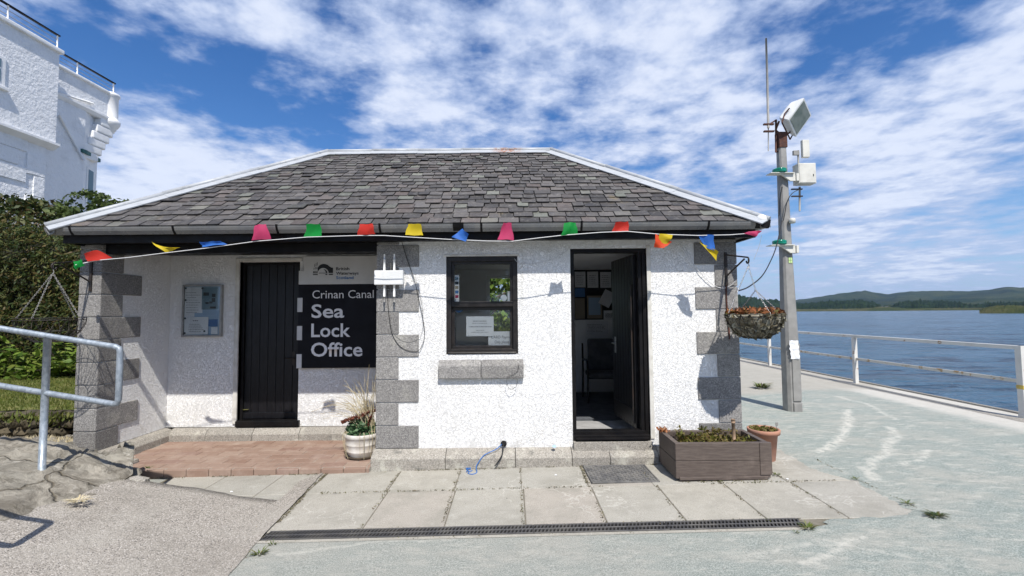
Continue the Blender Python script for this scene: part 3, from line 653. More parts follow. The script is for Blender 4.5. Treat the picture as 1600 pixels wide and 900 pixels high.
mb.poly([gp(4.9, -3, .0135), gp(4.95, -3, .0005), gp(4.95, 6, .0005), gp(4.9, 5.95, .0135)]); mb.poly([gp(4.9, 5.95, .0135), gp(4.95, 6, .0005), gp(2.7, 6, .0005), gp(2.75, 5.95, .0135)])
struct('quay_gravel', mb, M['gravel'])

# ramp rising to the left, with its pale concrete margin
def rz(x): return max(.165 * (-2.0 - x) - .077, g(x) - .03)
def mnz(x, y, s, seed=0): return mnoise.fractal(Vector((x * s + seed, y * s, seed)), 1.0, 2.0, 4)
V, Fc = [], []
nx, ny = 60, 70
for j in range(ny + 1):
    y = -3 + (4.22 + 3) * j / ny
    foot = -2.13 + .22 * (4.22 - y) / 1.2
    for i in range(nx + 1):
        x = foot + (-3.62 - foot) * i / nx
        f = (foot - x)
        z = g(foot) + .012 + .16 * f + .006 * mnz(x, y, 4) * min(1, f * 5) + 0
        yy = y + (0.025 * mnz(x, 2, 3, 4) if j == ny else 0)
        V.append((x, yy, z))
n0 = len(V)
for j in range(ny):
    for i in range(nx): a = j * (nx + 1) + i; Fc.append((a, a + nx + 1, a + nx + 2, a + 1))
for i in range(nx + 1): x, y, z = V[ny * (nx + 1) + i]; V.append((x, y + .01, g(x) - .06))
for i in range(nx): a = ny * (nx + 1) + i; Fc.append((a, n0 + i, n0 + i + 1, a + 1))
o = build_np('concrete_ramp', V, Fc, M['agg'], smooth=False); o['kind'] = 'structure'
mb = MB()
ln = [(-1.99, 4.93), (-1.95, 4.4), (-1.91, 3.9), (-1.88, 3.5), (-1.82, 3.05), (-1.60, 2.2), (-1.2, .5), (-.9, -2)]
l2 = noisy(ln, .007, 6, 9); l3 = noisy([(a - (.15 if b > 4.3 else .24) - .05 * max(0, (4.0 - b)) * .4, b - (.0 if b < 4.8 else .25)) for a, b in ln], .012, 6, 11)[::-1]
mb.poly([gp(x, y, .020) for x, y in l2 + l3]); bmesh.ops.triangulate(mb.bm, faces=mb.bm.faces)
struct('ramp_margin', mb, M['agg'])
# old flagged landing and broken rock bank left of the ramp
V, Fc = [], []; nx, ny = 110, 120
def bankz(x, y):
    r = g(-2.1) + .012 + .16 * (-2.1 - x) + .01
    base = .07 + .015 * mnz(x, y, 2.3, 8)
    edge = 4.25 + .16 * mnz(x, 1, 1.5, 2) + (.34 if x > -3.9 else .1)
    r += .16 * min(1, max(0, (-3.45 - x) / .5)) * .75 + .02 * mnz(x, y, 7, 4) * (1 if y > 3.8 else .2)
    f = min(1, max(0, (y - edge) / .55)); f = f * f * (3 - 2 * f)
    z = r * (1 - f) + base * f + .012 * mnz(x, y, 2.5, 1) + .009 * mnz(x, y, 11, 1) + (.045 * mnoise.ridged_multi_fractal(Vector((x * 3.1, y * 4.2, 2)), 1, 2, 4, 1, 2) - .05) * min(1, max(0, (y - 3.9) * 3))
    st = .035 * (mnoise.cell(Vector((x * 2.2 + .7 * mnz(x, y, 1, 3), y * 2.4 + .6 * mnz(x, y, 1, 5), 1))) - .5)
    z += st * (.4 if y < 4 else 1.0)
    return z
for j in range(ny + 1):
    y = -3 + 9.0 * (j / ny) ** .75
    for i in range(nx + 1):
        x = -3.30 - 8 * (i / nx) ** 1.6
        sh = 0 if y < 4.3 else .62 * (y - 4.3) if y < 4.86 else .35 + (1.55 - .35) * min(1, (y - 4.86) / .06)
        x = -3.22 - .19 * (y - 2.9) - sh - (8 - sh) * (i / nx) ** 1.6
        xx = x + (.06 * mnz(0, y, 2.5, 6) * (1 - i / nx) if 3.9 < y < 4.9 else 0)
        V.append((xx, y, bankz(x, y)))
for j in range(ny):
    for i in range(nx): a = j * (nx + 1) + i; Fc.append((a, a + nx + 1, a + nx + 2, a + 1))
n0 = len(V)
for j in range(ny + 1): x, y, z = V[j * (nx + 1)]; V.append((x - .02, y, z - .5))
for j in range(ny): a = j * (nx + 1); Fc.append((a, a + nx + 1, n0 + j + 1, n0 + j))
o = build_np('flagged_landing', V, Fc, M['flag'], smooth=True); o['kind'] = 'structure'
# broken stones at the end of the bank
rs = random.Random(21)
def rock(c, s, seed, mat, name='loose_stone', parent=None, loc=None, sub=2):
    b = bmesh.new(); bmesh.ops.create_icosphere(b, subdivisions=sub, radius=1)
    for v in b.verts:
        n = mnoise.fractal(v.co * .9 + Vector((seed, 0, 0)), 1, 2, 3); cn = mnoise.cell(v.co * 1.7 + Vector((seed, 1, 1)))
        v.co *= 1 + .35 * n + .12 * (cn - .5); v.co = Vector((v.co.x * s[0], v.co.y * s[1], v.co.z * s[2])) + Vector(c)
    return b
for k, (c, s, l) in enumerate([((-3.58, 4.42, .0), (.17, .13, .10), 'dark split rock at the corner of the flagged bank by the tiled step'), ((-3.86, 4.62, .05), (.22, .12, .08), 'long flat grey rock behind the dark split rock'), ((-3.42, 4.22, .12), (.13, .07, .04), 'whitish mortar-covered stone at the top corner of the ramp')]):
    mb = MB(); mb._merge(rock(c, s, k * 7, None)); o = build('stone', mb, [M['flag'], M['flag'], M['plinth']][k], loc=c); tag(o, l, 'stone', 'loose stones at the end of the bank')

# lawn behind the dry stone wall
V, Fc = [], []
for j in range(31):
    for i in range(61):
        x = -22 + 18.5 * i / 60; y = 6.15 + 5 * j / 30
        V.append((x, y, .34 + .04 * mnz(x, y, .7) + .02 * (y - 6)))
for j in range(30):
    for i in range(60): a = j * 61 + i; Fc.append((a, a + 1, a + 62, a + 61))
o = build_np('lawn', V, Fc, M['grass']); o['kind'] = 'structure'
def blades(name, N, reg, h, mat, seed, zf, lean=.5, kind='stuff', w=.006):
    r = np.random.default_rng(seed); x = r.uniform(reg[0], reg[1], N); y = r.uniform(reg[2], reg[3], N)
    z = np.array([zf(a, b) for a, b in zip(x, y)]); a = r.uniform(0, 2 * pi, N); hh = h * r.uniform(.5, 1.3, N); l = hh * lean * r.uniform(0, 1, N); la = r.uniform(0, 2 * pi, N)
    dx, dy = np.cos(a) * w, np.sin(a) * w
    p0 = np.stack([x - dx, y - dy, z], 1); p1 = np.stack([x + dx, y + dy, z], 1); p2 = np.stack([x + np.cos(la) * l, y + np.sin(la) * l, z + hh], 1)
    return build_np(name, np.stack([p0, p1, p2], 1).reshape(-1, 3), np.arange(3 * N).reshape(-1, 3), mat)
o = blades('lawn_grass', 26000, (-10.5, -4.6, 6.1, 9.6), .045, M['blade'], 1, lambda x, y: .34 + .04 * mnz(x, y, .7) + .02 * (y - 6)); o['kind'] = 'stuff'; 
o = blades('dry_grass', 2500, (-6.4, -4.8, 5.2, 5.9), .05, M['straw'], 4, lambda x, y: bankz(x, y) - .01); o['kind'] = 'stuff'
# dry stone wall
mb = MB(); rs = random.Random(5); zz = -.12; row = 0
while zz < .36:
    hgt = rs.uniform(.06, .14); x = -13 + rs.uniform(0, .2)
    while x < -5.0:
        w = min(rs.uniform(.10, .34), -4.8 - x)
        mb._merge(rock((x + w / 2, 6.02 + rs.uniform(-.05, .05), zz + hgt / 2), (w * .54, .14, hgt * .60), rs.uniform(0, 90), None, sub=2)); x += w * .93
    zz += hgt * .85
mb.box(-13, -4.78, 6.02, 6.2, -.2, .30)
o = build('stone_wall', mb, M['rock'], loc=(-7, 6.05, -.1)); tag(o, 'low dark dry stone retaining wall holding up the lawn beside the office', 'wall')
for f in o.data.polygons: f.use_smooth = False

JL = []   # places where grit and moss gather: joints, step foot, plinth foot, drain edges
for x_ in cols[3:-1]: JL.append(((x_, 3.62), (x_, 4.96), 70))
JL += [((-1.9, 4.372), (3.0, 4.372), 260), ((-4.0, 4.90), (-1.5, 4.90), 220), ((-1.5, 4.935), (1.5, 4.935), 240), ((-1.85, 3.62), (2.2, 3.62), 120), ((-1.88, 3.46), (2.2, 3.46), 150), ((-1.95, 4.9), (-1.85, 3.1), 260), ((-2.1, 4.24), (-1.95, 3.2), 60), ((.70, 4.46), (.72, 4.94), 60), ((1.55, 4.42), (2.4, 4.42), 80)]
# ---------------------------------------------------------------- foliage
def leaf_cloud(centers, sizes, seed, elong=2.0, up=0.0, dirs=None):
    """rhombus leaves around given centres"""
    r = np.random.default_rng(seed); N = len(centers)
    n = r.normal(size=(N, 3)); n[:, 2] += up; n /= np.linalg.norm(n, axis=1)[:, None]
    a = r.normal(size=(N, 3)) if dirs is None else dirs + r.normal(size=(N, 3)) * .35
    a -= (a * n).sum(1)[:, None] * n; a /= np.linalg.norm(a, axis=1)[:, None] + 1e-9
    b = np.cross(n, a); s = np.asarray(sizes)[:, None]
    p = [centers - a * s * elong / 2, centers + b * s / 2 + n * s * .12, centers + a * s * elong / 2, centers - b * s / 2 + n * s * .12]
    return np.stack(p, 1).reshape(-1, 3), np.arange(4 * N).reshape(-1, 4)
def crown_points(N, c, rad, seed, freq=1.2, thr=-.12, shell=.55):
    r = np.random.default_rng(seed); out = []
    while len(out) < N:
        v = r.normal(size=3); v /= np.linalg.norm(v); q = r.uniform(shell, 1.0) ** .6
        lump = 1 + .28 * mnoise.noise(Vector(v * 2.3) + Vector((seed, 0, 0)))
        p = v * q * lump * rad + c
        if mnoise.noise(Vector(p) * freq + Vector((seed, 2, 1))) < thr: continue
        out.append(p)
    return np.array(out)
def tree(name, label, base, h, cr, seed, mat, N=9000, ls=.12, group=None, cat='tree', cz=.62):
    t_ = thing(name, label, cat, base, group); bx, by, bz = base; r = random.Random(seed)
    mb = MB(); mb.tube([(bx, by, bz - .1), (bx + .05, by, bz + h * .3), (bx - .05, by + .05, bz + h * .7)], [h * .028, h * .02, h * .01], 9)
    for k in range(9):
        a = r.uniform(0, 6.28); z0 = bz + h * r.uniform(.2, .6); L = cr[0] * r.uniform(.5, .85)
        mb.tube([(bx, by, z0), (bx + cos(a) * L * .5, by + sin(a) * L * .5, z0 + h * .08), (bx + cos(a) * L, by + sin(a) * L, z0 + h * .2)], [h * .011, h * .007, h * .003], 6)
    build('trunk', mb, M['bark'], t_)
    pts = crown_points(N, np.array((bx, by, bz + h * cz)), np.array(cr), seed, 1.6 / cr[0] * 1.4, -.10, .35)
    v, f = leaf_cloud(pts, np.random.default_rng(seed).uniform(.6, 1.3, N) * ls, seed, 1.8, .5)
    build_np('crown', v, f, mat, t_); return t_
r_ = np.random.default_rng(55); pp = []
for a_, b_, n_ in JL:
    u_ = r_.uniform(0, 1, n_ * 3); keep = np.array([mnoise.noise(Vector((a_[0] * 3 + q * 9, a_[1] * 2, 0))) > -.05 for q in u_]); u_ = u_[keep]
    px_a = a_[0] + (b_[0] - a_[0]) * u_ + r_.normal(size=len(u_)) * .009; py_a = a_[1] + (b_[1] - a_[1]) * u_ + r_.normal(size=len(u_)) * .009
    pp.append(np.stack([px_a, py_a, GS * px_a + GC + .012 + abs(r_.normal(size=len(u_))) * .003], 1))
pp = np.concatenate(pp); v_, f_ = leaf_cloud(pp, r_.uniform(.003, .011, len(pp)), 8, 1.8, .8)
o = build_np('joint_debris', v_, f_, mat_leaf('joint_debris', [(.16, .14, .09), (.09, .10, .035), (.25, .21, .14), (.07, .055, .04)], .05)); o['kind'] = 'stuff'
# tall clipped-free conifer hedge: drooping sprays over a dark woody core
def hedge():
    loc = (-11, 10.3, .3); t_ = thing('hedge', 'tall shaggy dark green hedge behind the lawn left of the office', 'hedge', loc)
    r = np.random.default_rng(4); cs, ds, sz = [], [], []
    def top(x): return 3.55 + .32 * mnoise.noise(Vector((x * .9, 3, 0))) + (.18 if x < -9.6 else -.25 * (x + 9.6)) * (1 if x > -9.6 else 1)
    for k in range(9000):
        x = r.uniform(-19, -5.5); z = .3 + (top(x) - .3) * r.uniform(0, 1) ** .8
        fr = (z - .3) / (top(x) - .3); y = 9.75 + .25 * fr ** 3 + .3 * mnoise.noise(Vector((x * 1.3, z * 1.6, 0)))
        if fr > .9: y += r.uniform(0, 1.2)
        a = r.uniform(-.9, .9); L = r.uniform(.18, .42)
        d = np.array([sin(a) * .8, -.55, -.55 + r.uniform(-.5, .7)]); d /= np.linalg.norm(d)
        for q in range(9): cs.append(np.array([x, y, z]) + d * L * q / 9 + r.normal(size=3) * .02); ds.append(d); sz.append(.018 + .022 * r.random())
    v, f = leaf_cloud(np.array(cs), np.array(sz), 5, 3.4, .3, np.array(ds)); build_np('leaves', v, f, M['hedge'], t_)
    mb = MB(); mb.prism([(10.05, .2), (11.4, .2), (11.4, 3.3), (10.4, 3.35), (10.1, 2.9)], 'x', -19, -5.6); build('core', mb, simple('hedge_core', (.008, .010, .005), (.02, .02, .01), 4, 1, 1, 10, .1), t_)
hedge()
def laurel(cx, cy, z0, w, h, seed, label):
    t_ = thing('shrub', label, 'shrub', (cx, cy, z0), 'leafy shrubs in front of the hedge'); r = np.random.default_rng(seed); cs, ds, sz = [], [], []; mb = MB()
    for k in range(70):
        a = r.uniform(-1.2, 1.2); e = r.uniform(.3, 1.2); L = h * r.uniform(.6, 1.05)
        p0 = np.array([cx + r.uniform(-.5, .5) * w, cy + r.uniform(-.2, .2), z0]); d = np.array([sin(a) * cos(e), -cos(a) * cos(e) * .7, sin(e)])
        pts = [p0 + d * L * q / 8 + np.array([0, 0, -.5 * L * (q / 8) ** 2 * .5]) for q in range(9)]
        mb.tube([tuple(p) for p in pts], .006, 4)
        for q in range(2, 9):
            for sd in (-1, 1):
                side = np.cross(d, [0, 0, 1]); side /= np.linalg.norm(side)
                dd = side * sd + d * .5; dd /= np.linalg.norm(dd); cs.append(pts[q] + dd * .07); ds.append(dd * 3); sz.append(.05 + .02 * r.random())
    v, f = leaf_cloud(np.array(cs), np.array(sz), seed, 2.8, 1.2, np.array(ds)); build_np('leaves', v, f, M['fern'], t_); build('stems', mb, M['bark'], t_)
laurel(-9.9, 9.3, .36, 2.4, 1.15, 1, 'bright yellow-green broad-leaved shrub at the left foot of the hedge')
laurel(-8.5, 9.35, .36, 1.6, 1.0, 2, 'yellow-green shrub at the hedge foot close to the office corner')
tree('shrub', 'loose pale green shrub rising above the hedge in front of the hotel', (-10.6, 11.6, .4), 4.3, (.95, .8, .75), 17, M['shrub'], 2600, .075, cat='shrub', cz=.84)
tree('shrub', 'dark bushy shrub above the hedge at the far left under the hotel wall', (-12.4, 11.6, .4), 4.2, (1.3, .9, .8), 18, M['hedge'], 3000, .08, cat='shrub', cz=.83)
# grass and moss spilling over the top of the stone wall
r_ = np.random.default_rng(77); n_ = 1500; cs_ = np.stack([r_.uniform(-9, -4.8, n_), 5.88 + r_.normal(size=n_) * .05, .35 - abs(r_.normal(size=n_)) * .05 + .03], 1)
v_, f_ = leaf_cloud(cs_, r_.uniform(.012, .03, n_), 6, 3.0, 0, np.tile(np.array([0, -.3, -1.0]), (n_, 1)) * 1.2); o = build_np('overhanging_grass', v_, f_, M['blade']); o['kind'] = 'stuff'
# trees behind the viewer, mirrored in the glass
tree('tree', 'broad leafy tree across the quay, mirrored in the left of the window', (-3.5, -17, -.1), 7.5, (3.2, 2.5, 2.9), 31, M['hedge'], 9000, .22, cz=.58)
tree('tree', 'tall leafy tree across the quay, mirrored in the middle of the window', (2.2, -19, -.1), 8.5, (3.4, 2.5, 3.4), 33, M['hedge'], 9000, .22, cz=.58)
# tree behind the office, seen through its rear window
tree('tree', 'leafy tree behind the office seen through its window', (-.5, 12.6, -.3), 3.9, (1.7, 1.2, 1.25), 23, M['fern'], 5000, .12, cz=.52)

# ================================================================ HOTEL
def hotel():
    X1, X2 = -13.0, -13.45
    t_ = thing('hotel', 'tall whitewashed hotel with a corbelled corner turret at the upper left', 'hotel', (-14, 12, .2))
    HW = M['hotelw']
    ca = PX(93, 84, X1); YA, zt = ca.y, ca.z; zm = PX(87, 229, X1).z
    mb = MB(); mb.box(X1 - 8, X1, -4, YA, zm + .05, zt); mb.box(X1 - 8, X1 - .12, -4, YA - .14, -.4, zm + .06); build('main_wall', mb, HW, t_)
    mb = MB(); mb.box(X1 - .3, X1 + .08, -4, YA + .08, zt, zt + .12, .03); build('coping', mb, M['white'], t_)
    mb = MB(); mb.prism([(X1 - .2, zm - .10), (X1 - .1, zm - .10), (X1 + .08, zm + .02), (X1 + .08, zm + .08), (X1 - .2, zm + .12)], 'y', -4, YA + .06); build('string_course', mb, M['white'], t_)
    for k in range(7):
        w = .30 if k % 2 else .5; z = 2.0 + k * .58
        mb = MB(); mb.box(X1 - .13, X1 - .09, YA - .155 - w, YA - .155, z, z + .56, .012); build('quoin', mb, HW, t_)
    for k in range(4):
        w = .34 if k % 2 else .55; z = PX(12, 276, X1).z + k * .42; yj = PX(-30, 250, X1).y
        mb = MB(); mb.box(X1 - .13, X1 - .09, yj, yj + w + .6, z, z + .40, .012); build('quoin', mb, HW, t_)
    a, b = PX(-45, 92, X1 + .03), PX(8, 137, X1 + .03)
    a.z = PX(8, 90, X1 + .03).z; w = MB(); w.box(X1 - .05, X1 + .03, a.y, b.y, b.z, a.z, .01); w.box(X1 - .03, X1 + .09, a.y, b.y + .06, b.z - .08, b.z, .01); wf = build('window', w, M['white'], t_)
    w = MB(); w.box(X1 + .031, X1 + .04, a.y, b.y - .12, b.z + .62 * (a.z - b.z), a.z - .08); w.box(X1 + .031, X1 + .04, a.y, b.y - .12, b.z + .1, b.z + .55 * (a.z - b.z)); build('pane', w, M['papteal'], wf)
    # recessed wing: square top carried on corbels over a canted lower corner
    cb = PX(178, 152, X2); YC, zb = cb.y, cb.z; zc = PX(180, 190, X2).z
    y1 = PX(131, 250, X2).y; e2 = PX(150, 300, X2 - .3)
    mb = MB(); mb.box(X2 - 5, X2, YA - .5, YC, zc, zb); build('wing_parapet', mb, HW, t_)
    mb = MB(); mb.prism([(X2, YA - .3), (X2, y1), (X2 - .3, e2.y), (X2 - 5, e2.y), (X2 - 5, YA - .3)], 'z', -.4, zc + .02); build('wing_wall', mb, HW, t_)
    mb = MB(); mb.box(X2 - .3, X2 + .07, YA - .3, YC + .06, zb, zb + .09, .03); build('coping', mb, M['white'], t_)
    mb = MB(); mb.prism([(X2 - .2, zc - .12), (X2 + .01, zc - .12), (X2 + .07, zc - .03), (X2 + .07, zc + .03), (X2 - .2, zc + .07)], 'y', YA - .2, YC + .03); build('string_course', mb, M['white'], t_)
    tc = (X2 - .12, YC - .02); rr = .235
    mb = MB(); mb.lathe([(.08, zc - .46), (.16, zc - .40), (.17, zc - .30), (.24, zc - .24), (.30, zc - .13), (.31, zc - .03), (rr + .02, zc + .02), (rr, zc + .08), (rr, zb - .03), (rr + .04, zb + .01), (rr + .04, zb + .09), (rr - .02, zb + .12), (.02, zb + .13)], tc[0], tc[1], 0, 28)
    build('turret', mb, M['white'], t_)
    # diminishing corbel steps under the square corner
    for k in range(6):
        p = PX(183 - k * 5.2, 196 + k * 9.5, X2 + .02); p2 = PX(183 - k * 5.2, 196 + (k + 1) * 9.5, X2 + .02)
        mb = MB(); mb.box(X2 - .7 + .04 * k, X2 + .03 - .012 * k, p.y - .62, p.y, p2.z - .03, p.z + .02, .05, 3); build('corbel', mb, M['white'], t_)
    zg = PX(140, 241, X2).z
    for z in (zg, PX(140, 337, X2).z): mb = MB(); mb.prism([(X2 + .06, y1 - .12), (X2 + .06, y1 + .02), (X2 - .24, e2.y + .06), (X2 - 1, e2.y + .06), (X2 - 1, y1 - .12)], 'z', z - .04, z + .07); build('trim', mb, M['teal'], t_)
    # window in the canted face
    c0 = Vector((X2, y1, 0)); c1 = Vector((X2 - .3, e2.y, 0)); d = (c1 - c0).normalized(); nrm = Vector((d.y, -d.x, 0)); L_ = (c1 - c0).length
    za, zz = PX(140, 262, X2 - .1).z, PX(140, 322, X2 - .1).z
    def pr(a0, a1, z0, z1, th):
        q = MB(); p = [c0 + d * a0 - nrm * .02, c0 + d * a1 - nrm * .02, c0 + d * a1 + nrm * th, c0 + d * a0 + nrm * th]; q.prism([(v.x, v.y) for v in p], 'z', z0, z1); return q
    wf = build('window', pr(L_ * .22, L_ * .78, zz, za, .02), M['white'], t_); build('pane', pr(L_ * .32, L_ * .68, zz + .08, za - .07, .028), M['papteal'], wf)
    mb = MB(); mb.tube([PX(92, 180, X2 + .05), PX(112, 216, X2 + .05), PX(131, 250, X2 + .05)], .03, 8); build('waste_pipe', mb, M['white'], t_)
    mb = MB(); mb.tube([PX(92, 145, X2 + .05), PX(120, 154, X2 + .05), PX(146, 162, X2 + .05)], .03, 8); build('overflow_pipe', mb, M['white'], t_)
    for (xx, ya, yb, z0) in ((X1 - .02, -4, YA, zt + .12), (X2 - .02, YA + .1, YC + .05, zb + .09)):
        mb = MB(); mb.box(xx - .03, xx + .03, ya, yb, z0 + .38, z0 + .42); build('handrail', mb, M['black'], t_)
        for k in range(2): mb = MB(); mb.tube([(xx, ya, z0 + .13 + k * .13), (xx, yb, z0 + .13 + k * .13)], .009, 6); build('wire', mb, M['pole'], t_)
        y = yb - .06
        while y > ya: mb = MB(); mb.tube([(xx, y, z0), (xx, y, z0 + .40)], .02, 6); build('post', mb, M['white'], t_); y -= 1.3 if y > 6 else 4
    mb = MB(); mb.box(X1 - 1.5, X1 - .4, 9.0, YA - .6, zt + .12, zt + .36); build('roof_box', mb, M['black'], t_)
    mb = MB(); mb.box(X1 - 8, X1 - .1, -4, YA - .01, zt - .1, zt + .02); build('roof', mb, M['lead'], t_)
hotel()
# ================================================================ HARBOUR OFFICE
zpl = .14                                         # top of plinth, foot of the walls
ZS = 2.39                                         # soffit
OFF = thing('harbour_office', 'low white harled office with granite quoins and hipped slate roof', 'office building', (-1.1, 6.8, 0))
wl, wr = P(697, 470, YF).x, P(809, 470, YF).x; wb, wt = P(750, 553.5, YF).z, P(750, 400.5, YF).z
dl, dr = P(893, 540, YF).x, P(1013, 540, YF).x; dt, db = P(950, 388, YF).z, P(950, 686, YF).z
rl_, rr_ = P(373, 540, YB).x, P(467, 540, YB).x; rt = P(420, 409, YB).z; rb = P(420, 662, YB).z
TH = .34
mb = MB()
mb.box(XP + .004, wl, YF, YF + TH, zpl, 2.5); mb.box(wl, wr, YF, YF + TH, zpl, wb); mb.box(wl, wr, YF, YF + TH, wt, 2.5)
mb.box(wr, dl, YF, YF + TH, zpl, 2.5); mb.box(dl, dr, YF, YF + TH, dt, 2.5); mb.box(dr, XR - .004, YF, YF + TH, zpl, 2.5)
mb.box(XP + .004, XP + TH, YF + TH, YB, zpl, 2.5)
mb.box(XL + .22, rl_, YB, YB + TH, zpl, 2.5); mb.box(rl_, rr_, YB, YB + TH, rt, 2.5); mb.box(rr_, XP + TH, YB, YB + TH, zpl, 2.5)
mb.box(XL + .004, XL + .218, YF + .004, YR, zpl, 2.5)
mb.box(XR - TH, XR - .004, YF + TH, YR, zpl, 2.5)
bwl, bwr, bwb, bwt = -.46, .95, 1.15, 2.28          # rear window, widened past its visible part to let more light in
mb.box(XL + .22, bwl, YR - .28, YR, zpl, 2.5); mb.box(bwr, XR - TH, YR - .28, YR, zpl, 2.5); mb.box(bwl, bwr, YR - .28, YR, zpl, bwb); mb.box(bwl, bwr, YR - .28, YR, bwt, 2.5)
build('wall', mb, M['harl'], OFF)
# smooth painted reveals
mb = MB(); mb.box(dr, dr + .045, YF - .012, YF + .1, db, dt + .03, .006); build('reveal', mb, M['reveal'], OFF); mb = MB()
mb.box(rl_ - .055, rl_, YB - .02, YB + .12, rb, rt + .05, .008); mb.box(rl_, rr_ + .03, YB - .02, YB + .12, rt, rt + .05, .008); build('reveal', mb, M['reveal'], OFF); mb = MB()
mb.box(wl - .02, wr + .02, YF - .006, YF + .02, wt, wt + .025, .004)
build('reveal', mb, M['reveal'], OFF)
# ---- quoins: three columns of dressed granite
def quoin_front(x_out, sgn, side, z0, z1, name='quoins', longx=.455, shortx=.235, deep=.30, first_long=True, n=8, h=None):
    mb = MB(); k = 0; h = h or (z1 - z0) / n; z = z0
    while z < z1 - .02:
        L = longx if (k % 2 == 0) == first_long else shortx; zz = min(z + h, z1)
        xa, xb = (x_out, x_out + sgn * L); a, b = min(xa, xb), max(xa, xb)
        if sgn > 0: a -= .010
        else: b += .010
        mb = MB(); mb.box(a, b, YF - .014, YF + deep, z + .0035, zz - .0035, .008, 2); z = zz; k += 1; build('quoin', mb, M['gran'], OFF)
quoin_front(XP, 1, 1, zpl, ZS, h=.246)
quoin_front(XR, -1, 1, zpl, ZS, h=.246, first_long=True)
# left pillar: narrow face to the front, long and short tails running back along the porch side
z = .10; k = 0
while z < ZS - .02:
    L = .55 if k % 2 else .28; zz = min(z + .248, ZS); mb = MB()
    mb.box(XL - .012, XL + .232, YF - .014, YF + L, z + .0035, zz - .0035, .009, 2); z = zz; k += 1; build('quoin', mb, M['gran'], OFF)
# ---- plinth course with weathered top
mb = MB()
def plin_prof(y): return [(y, g(0) - .1), (y, zpl - .075), (y + .03, zpl - .045), (y + .125, zpl + .0), (y + .30, zpl + .0), (y + .30, g(0) - .1)]
xs = [XP - .03, -.72, .02, .62, 1.02, dr + .05, 1.95, XR + .1]
for a, b in zip(xs, xs[1:]): mb.prism(plin_prof(YF - .13), 'x', a + .0025, b - .0025, .005)
xs = [XL + .33, -3.95, -3.35, -2.75, -2.1, XP + .02]
for a, b in zip(xs, xs[1:]): mb.prism([(YB - .11, -.1), (YB - .11, zpl - .075), (YB - .05, zpl - .01), (YB + .1, zpl), (YB + .1, -.1)], 'x', a + .0025, b - .0025, .005)
ys = [YF - .02, 5.45, 5.85, YB]
for a, b in zip(ys, ys[1:]): mb.prism([(XL + .34, -.1), (XL + .34, zpl - .08), (XL + .29, zpl - .02), (XL + .20, zpl), (XL + .20, -.1)], 'y', a + .0025, b - .0025, .005)
mb.box(dl + .002, dr - .002, YF - .06, YF + .2, zpl - .05, db - .013, .006)
mb.box(XL - .06, XL + .30, YF - .07, YF + .2, -.05, .095, .03); mb.box(XL + .2, XL + .62, YF - .12, YF + .12, -.09, .03, .03)
mb.box(XR - .2, XR + .1, YF, YR + .1, -.1, zpl - .04)
mb.box(XL - .05, XR, YR - .1, YR + .06, -.3, zpl - .02)
build('plinth', mb, M['plinth'], OFF)
# ---- tiled porch floor
mb = MB(); rs = random.Random(2)
x0, x1, y0, y1, tz = XL + .62, XP - .03, YF - .16, YB - .1, -.015
tw, td = .20, .10; row = 0; y = y0 + .06
while y < y1:
    x = -4.5 + (.1 if row % 2 else 0); d = .145
    while x < x1:
        w = .245; a = max(x, x0 - (.55 * (y - y0)) - .02); b = min(x + w, x1)
        if b - a > .02: mb.box(a + .003, b - .003, y + .003, min(y + d, y1) - .003, -.04, tz + rs.uniform(-.002, .0015), .003, 1)
        x += w
    y += d; row += 1
x = x0
while x < x1:
    b = min(x + .235, x1); mb.box(x + .003, b - .003, y0, y0 + .058, g(x) - .02, tz - .001 + rs.uniform(-.003, .001), .007, 2); x += .235
build('tiles', mb, M['tiles'], OFF)
mb = MB(); mb.prism([(x0 + .01, y0 + .02), (x1, y0 + .02), (x1, y1 + .05), (XL + .3, y1 + .05), (XL + .3, YF)], 'z', -.15, tz - .005); build('tile_bed', mb, M['slab'], OFF)
# ---- soffit, fascia, beam
YE = 4.80; XEL, XER = -4.79, 2.63; HD = 2.03
ye2 = YE + 2 * HD
mb = MB(); mb.box(XEL + .06, XER - .06, YE + .05, ye2 - .05, ZS, ZS + .03); 
mb.box(XEL + .05, XER - .05, YE + .035, YE + .06, ZS - .022, 2.50); mb.box(XEL + .05, XEL + .075, YE + .06, ye2 - .05, ZS - .02, 2.50); mb.box(XER - .075, XER - .05, YE + .06, ye2 - .05, ZS - .02, 2.50); mb.box(XEL + .05, XER - .05, ye2 - .06, ye2 - .035, ZS - .02, 2.50)
mb.box(XL + .23, XP - .005, YF + .03, YF + .20, ZS - .10, ZS - .003)
build('fascia', mb, M['black'], OFF)
# ---- gutter
zg0, zg1 = P(640, 361, YE - .06).z, P(640, 349.5, YE - .06).z
gh = zg1 - zg0
def gprof(s): # outward offset, z
    return [(.0, zg1 - .02), (.0, zg0 + .02), (.02, zg0), (.055, zg0 - .004), (.085, zg0 + .03), (.095, zg0 + .055), (.098, zg1 - .006), (.104, zg1), (.090, zg1), (.086, zg0 + .06), (.075, zg0 + .035), (.05, zg0 + .012), (.02, zg0 + .02), (.012, zg1 - .02)]
mb = MB()
mb.prism([(YE + .035 - a, z) for a, z in gprof(0)], 'x', XEL - .06, XER - .02)
mb.prism([(XEL + .05 - a, z) for a, z in gprof(0)], 'y', YE - .06, ye2)
mb.prism([(XER - .05 + a, z) for a, z in gprof(0)], 'y', YE - .06, ye2)
gt = build('gutter', mb, M['gutter'], OFF)
for px in [109, 270, 432, 593, 752, 909, 1108]:
    c = P(px, 355, YE - .06); mb = MB(); mb.prism([(YE + .036 - a - (.006 if a > .01 else 0), z + (-.005 if z < zg0 + .03 else .004)) for a, z in gprof(0)[:8]] + [(YE + .03, zg1 + .004)], 'x', c.x - .011, c.x + .011); build('bracket', mb, M['black'], gt)
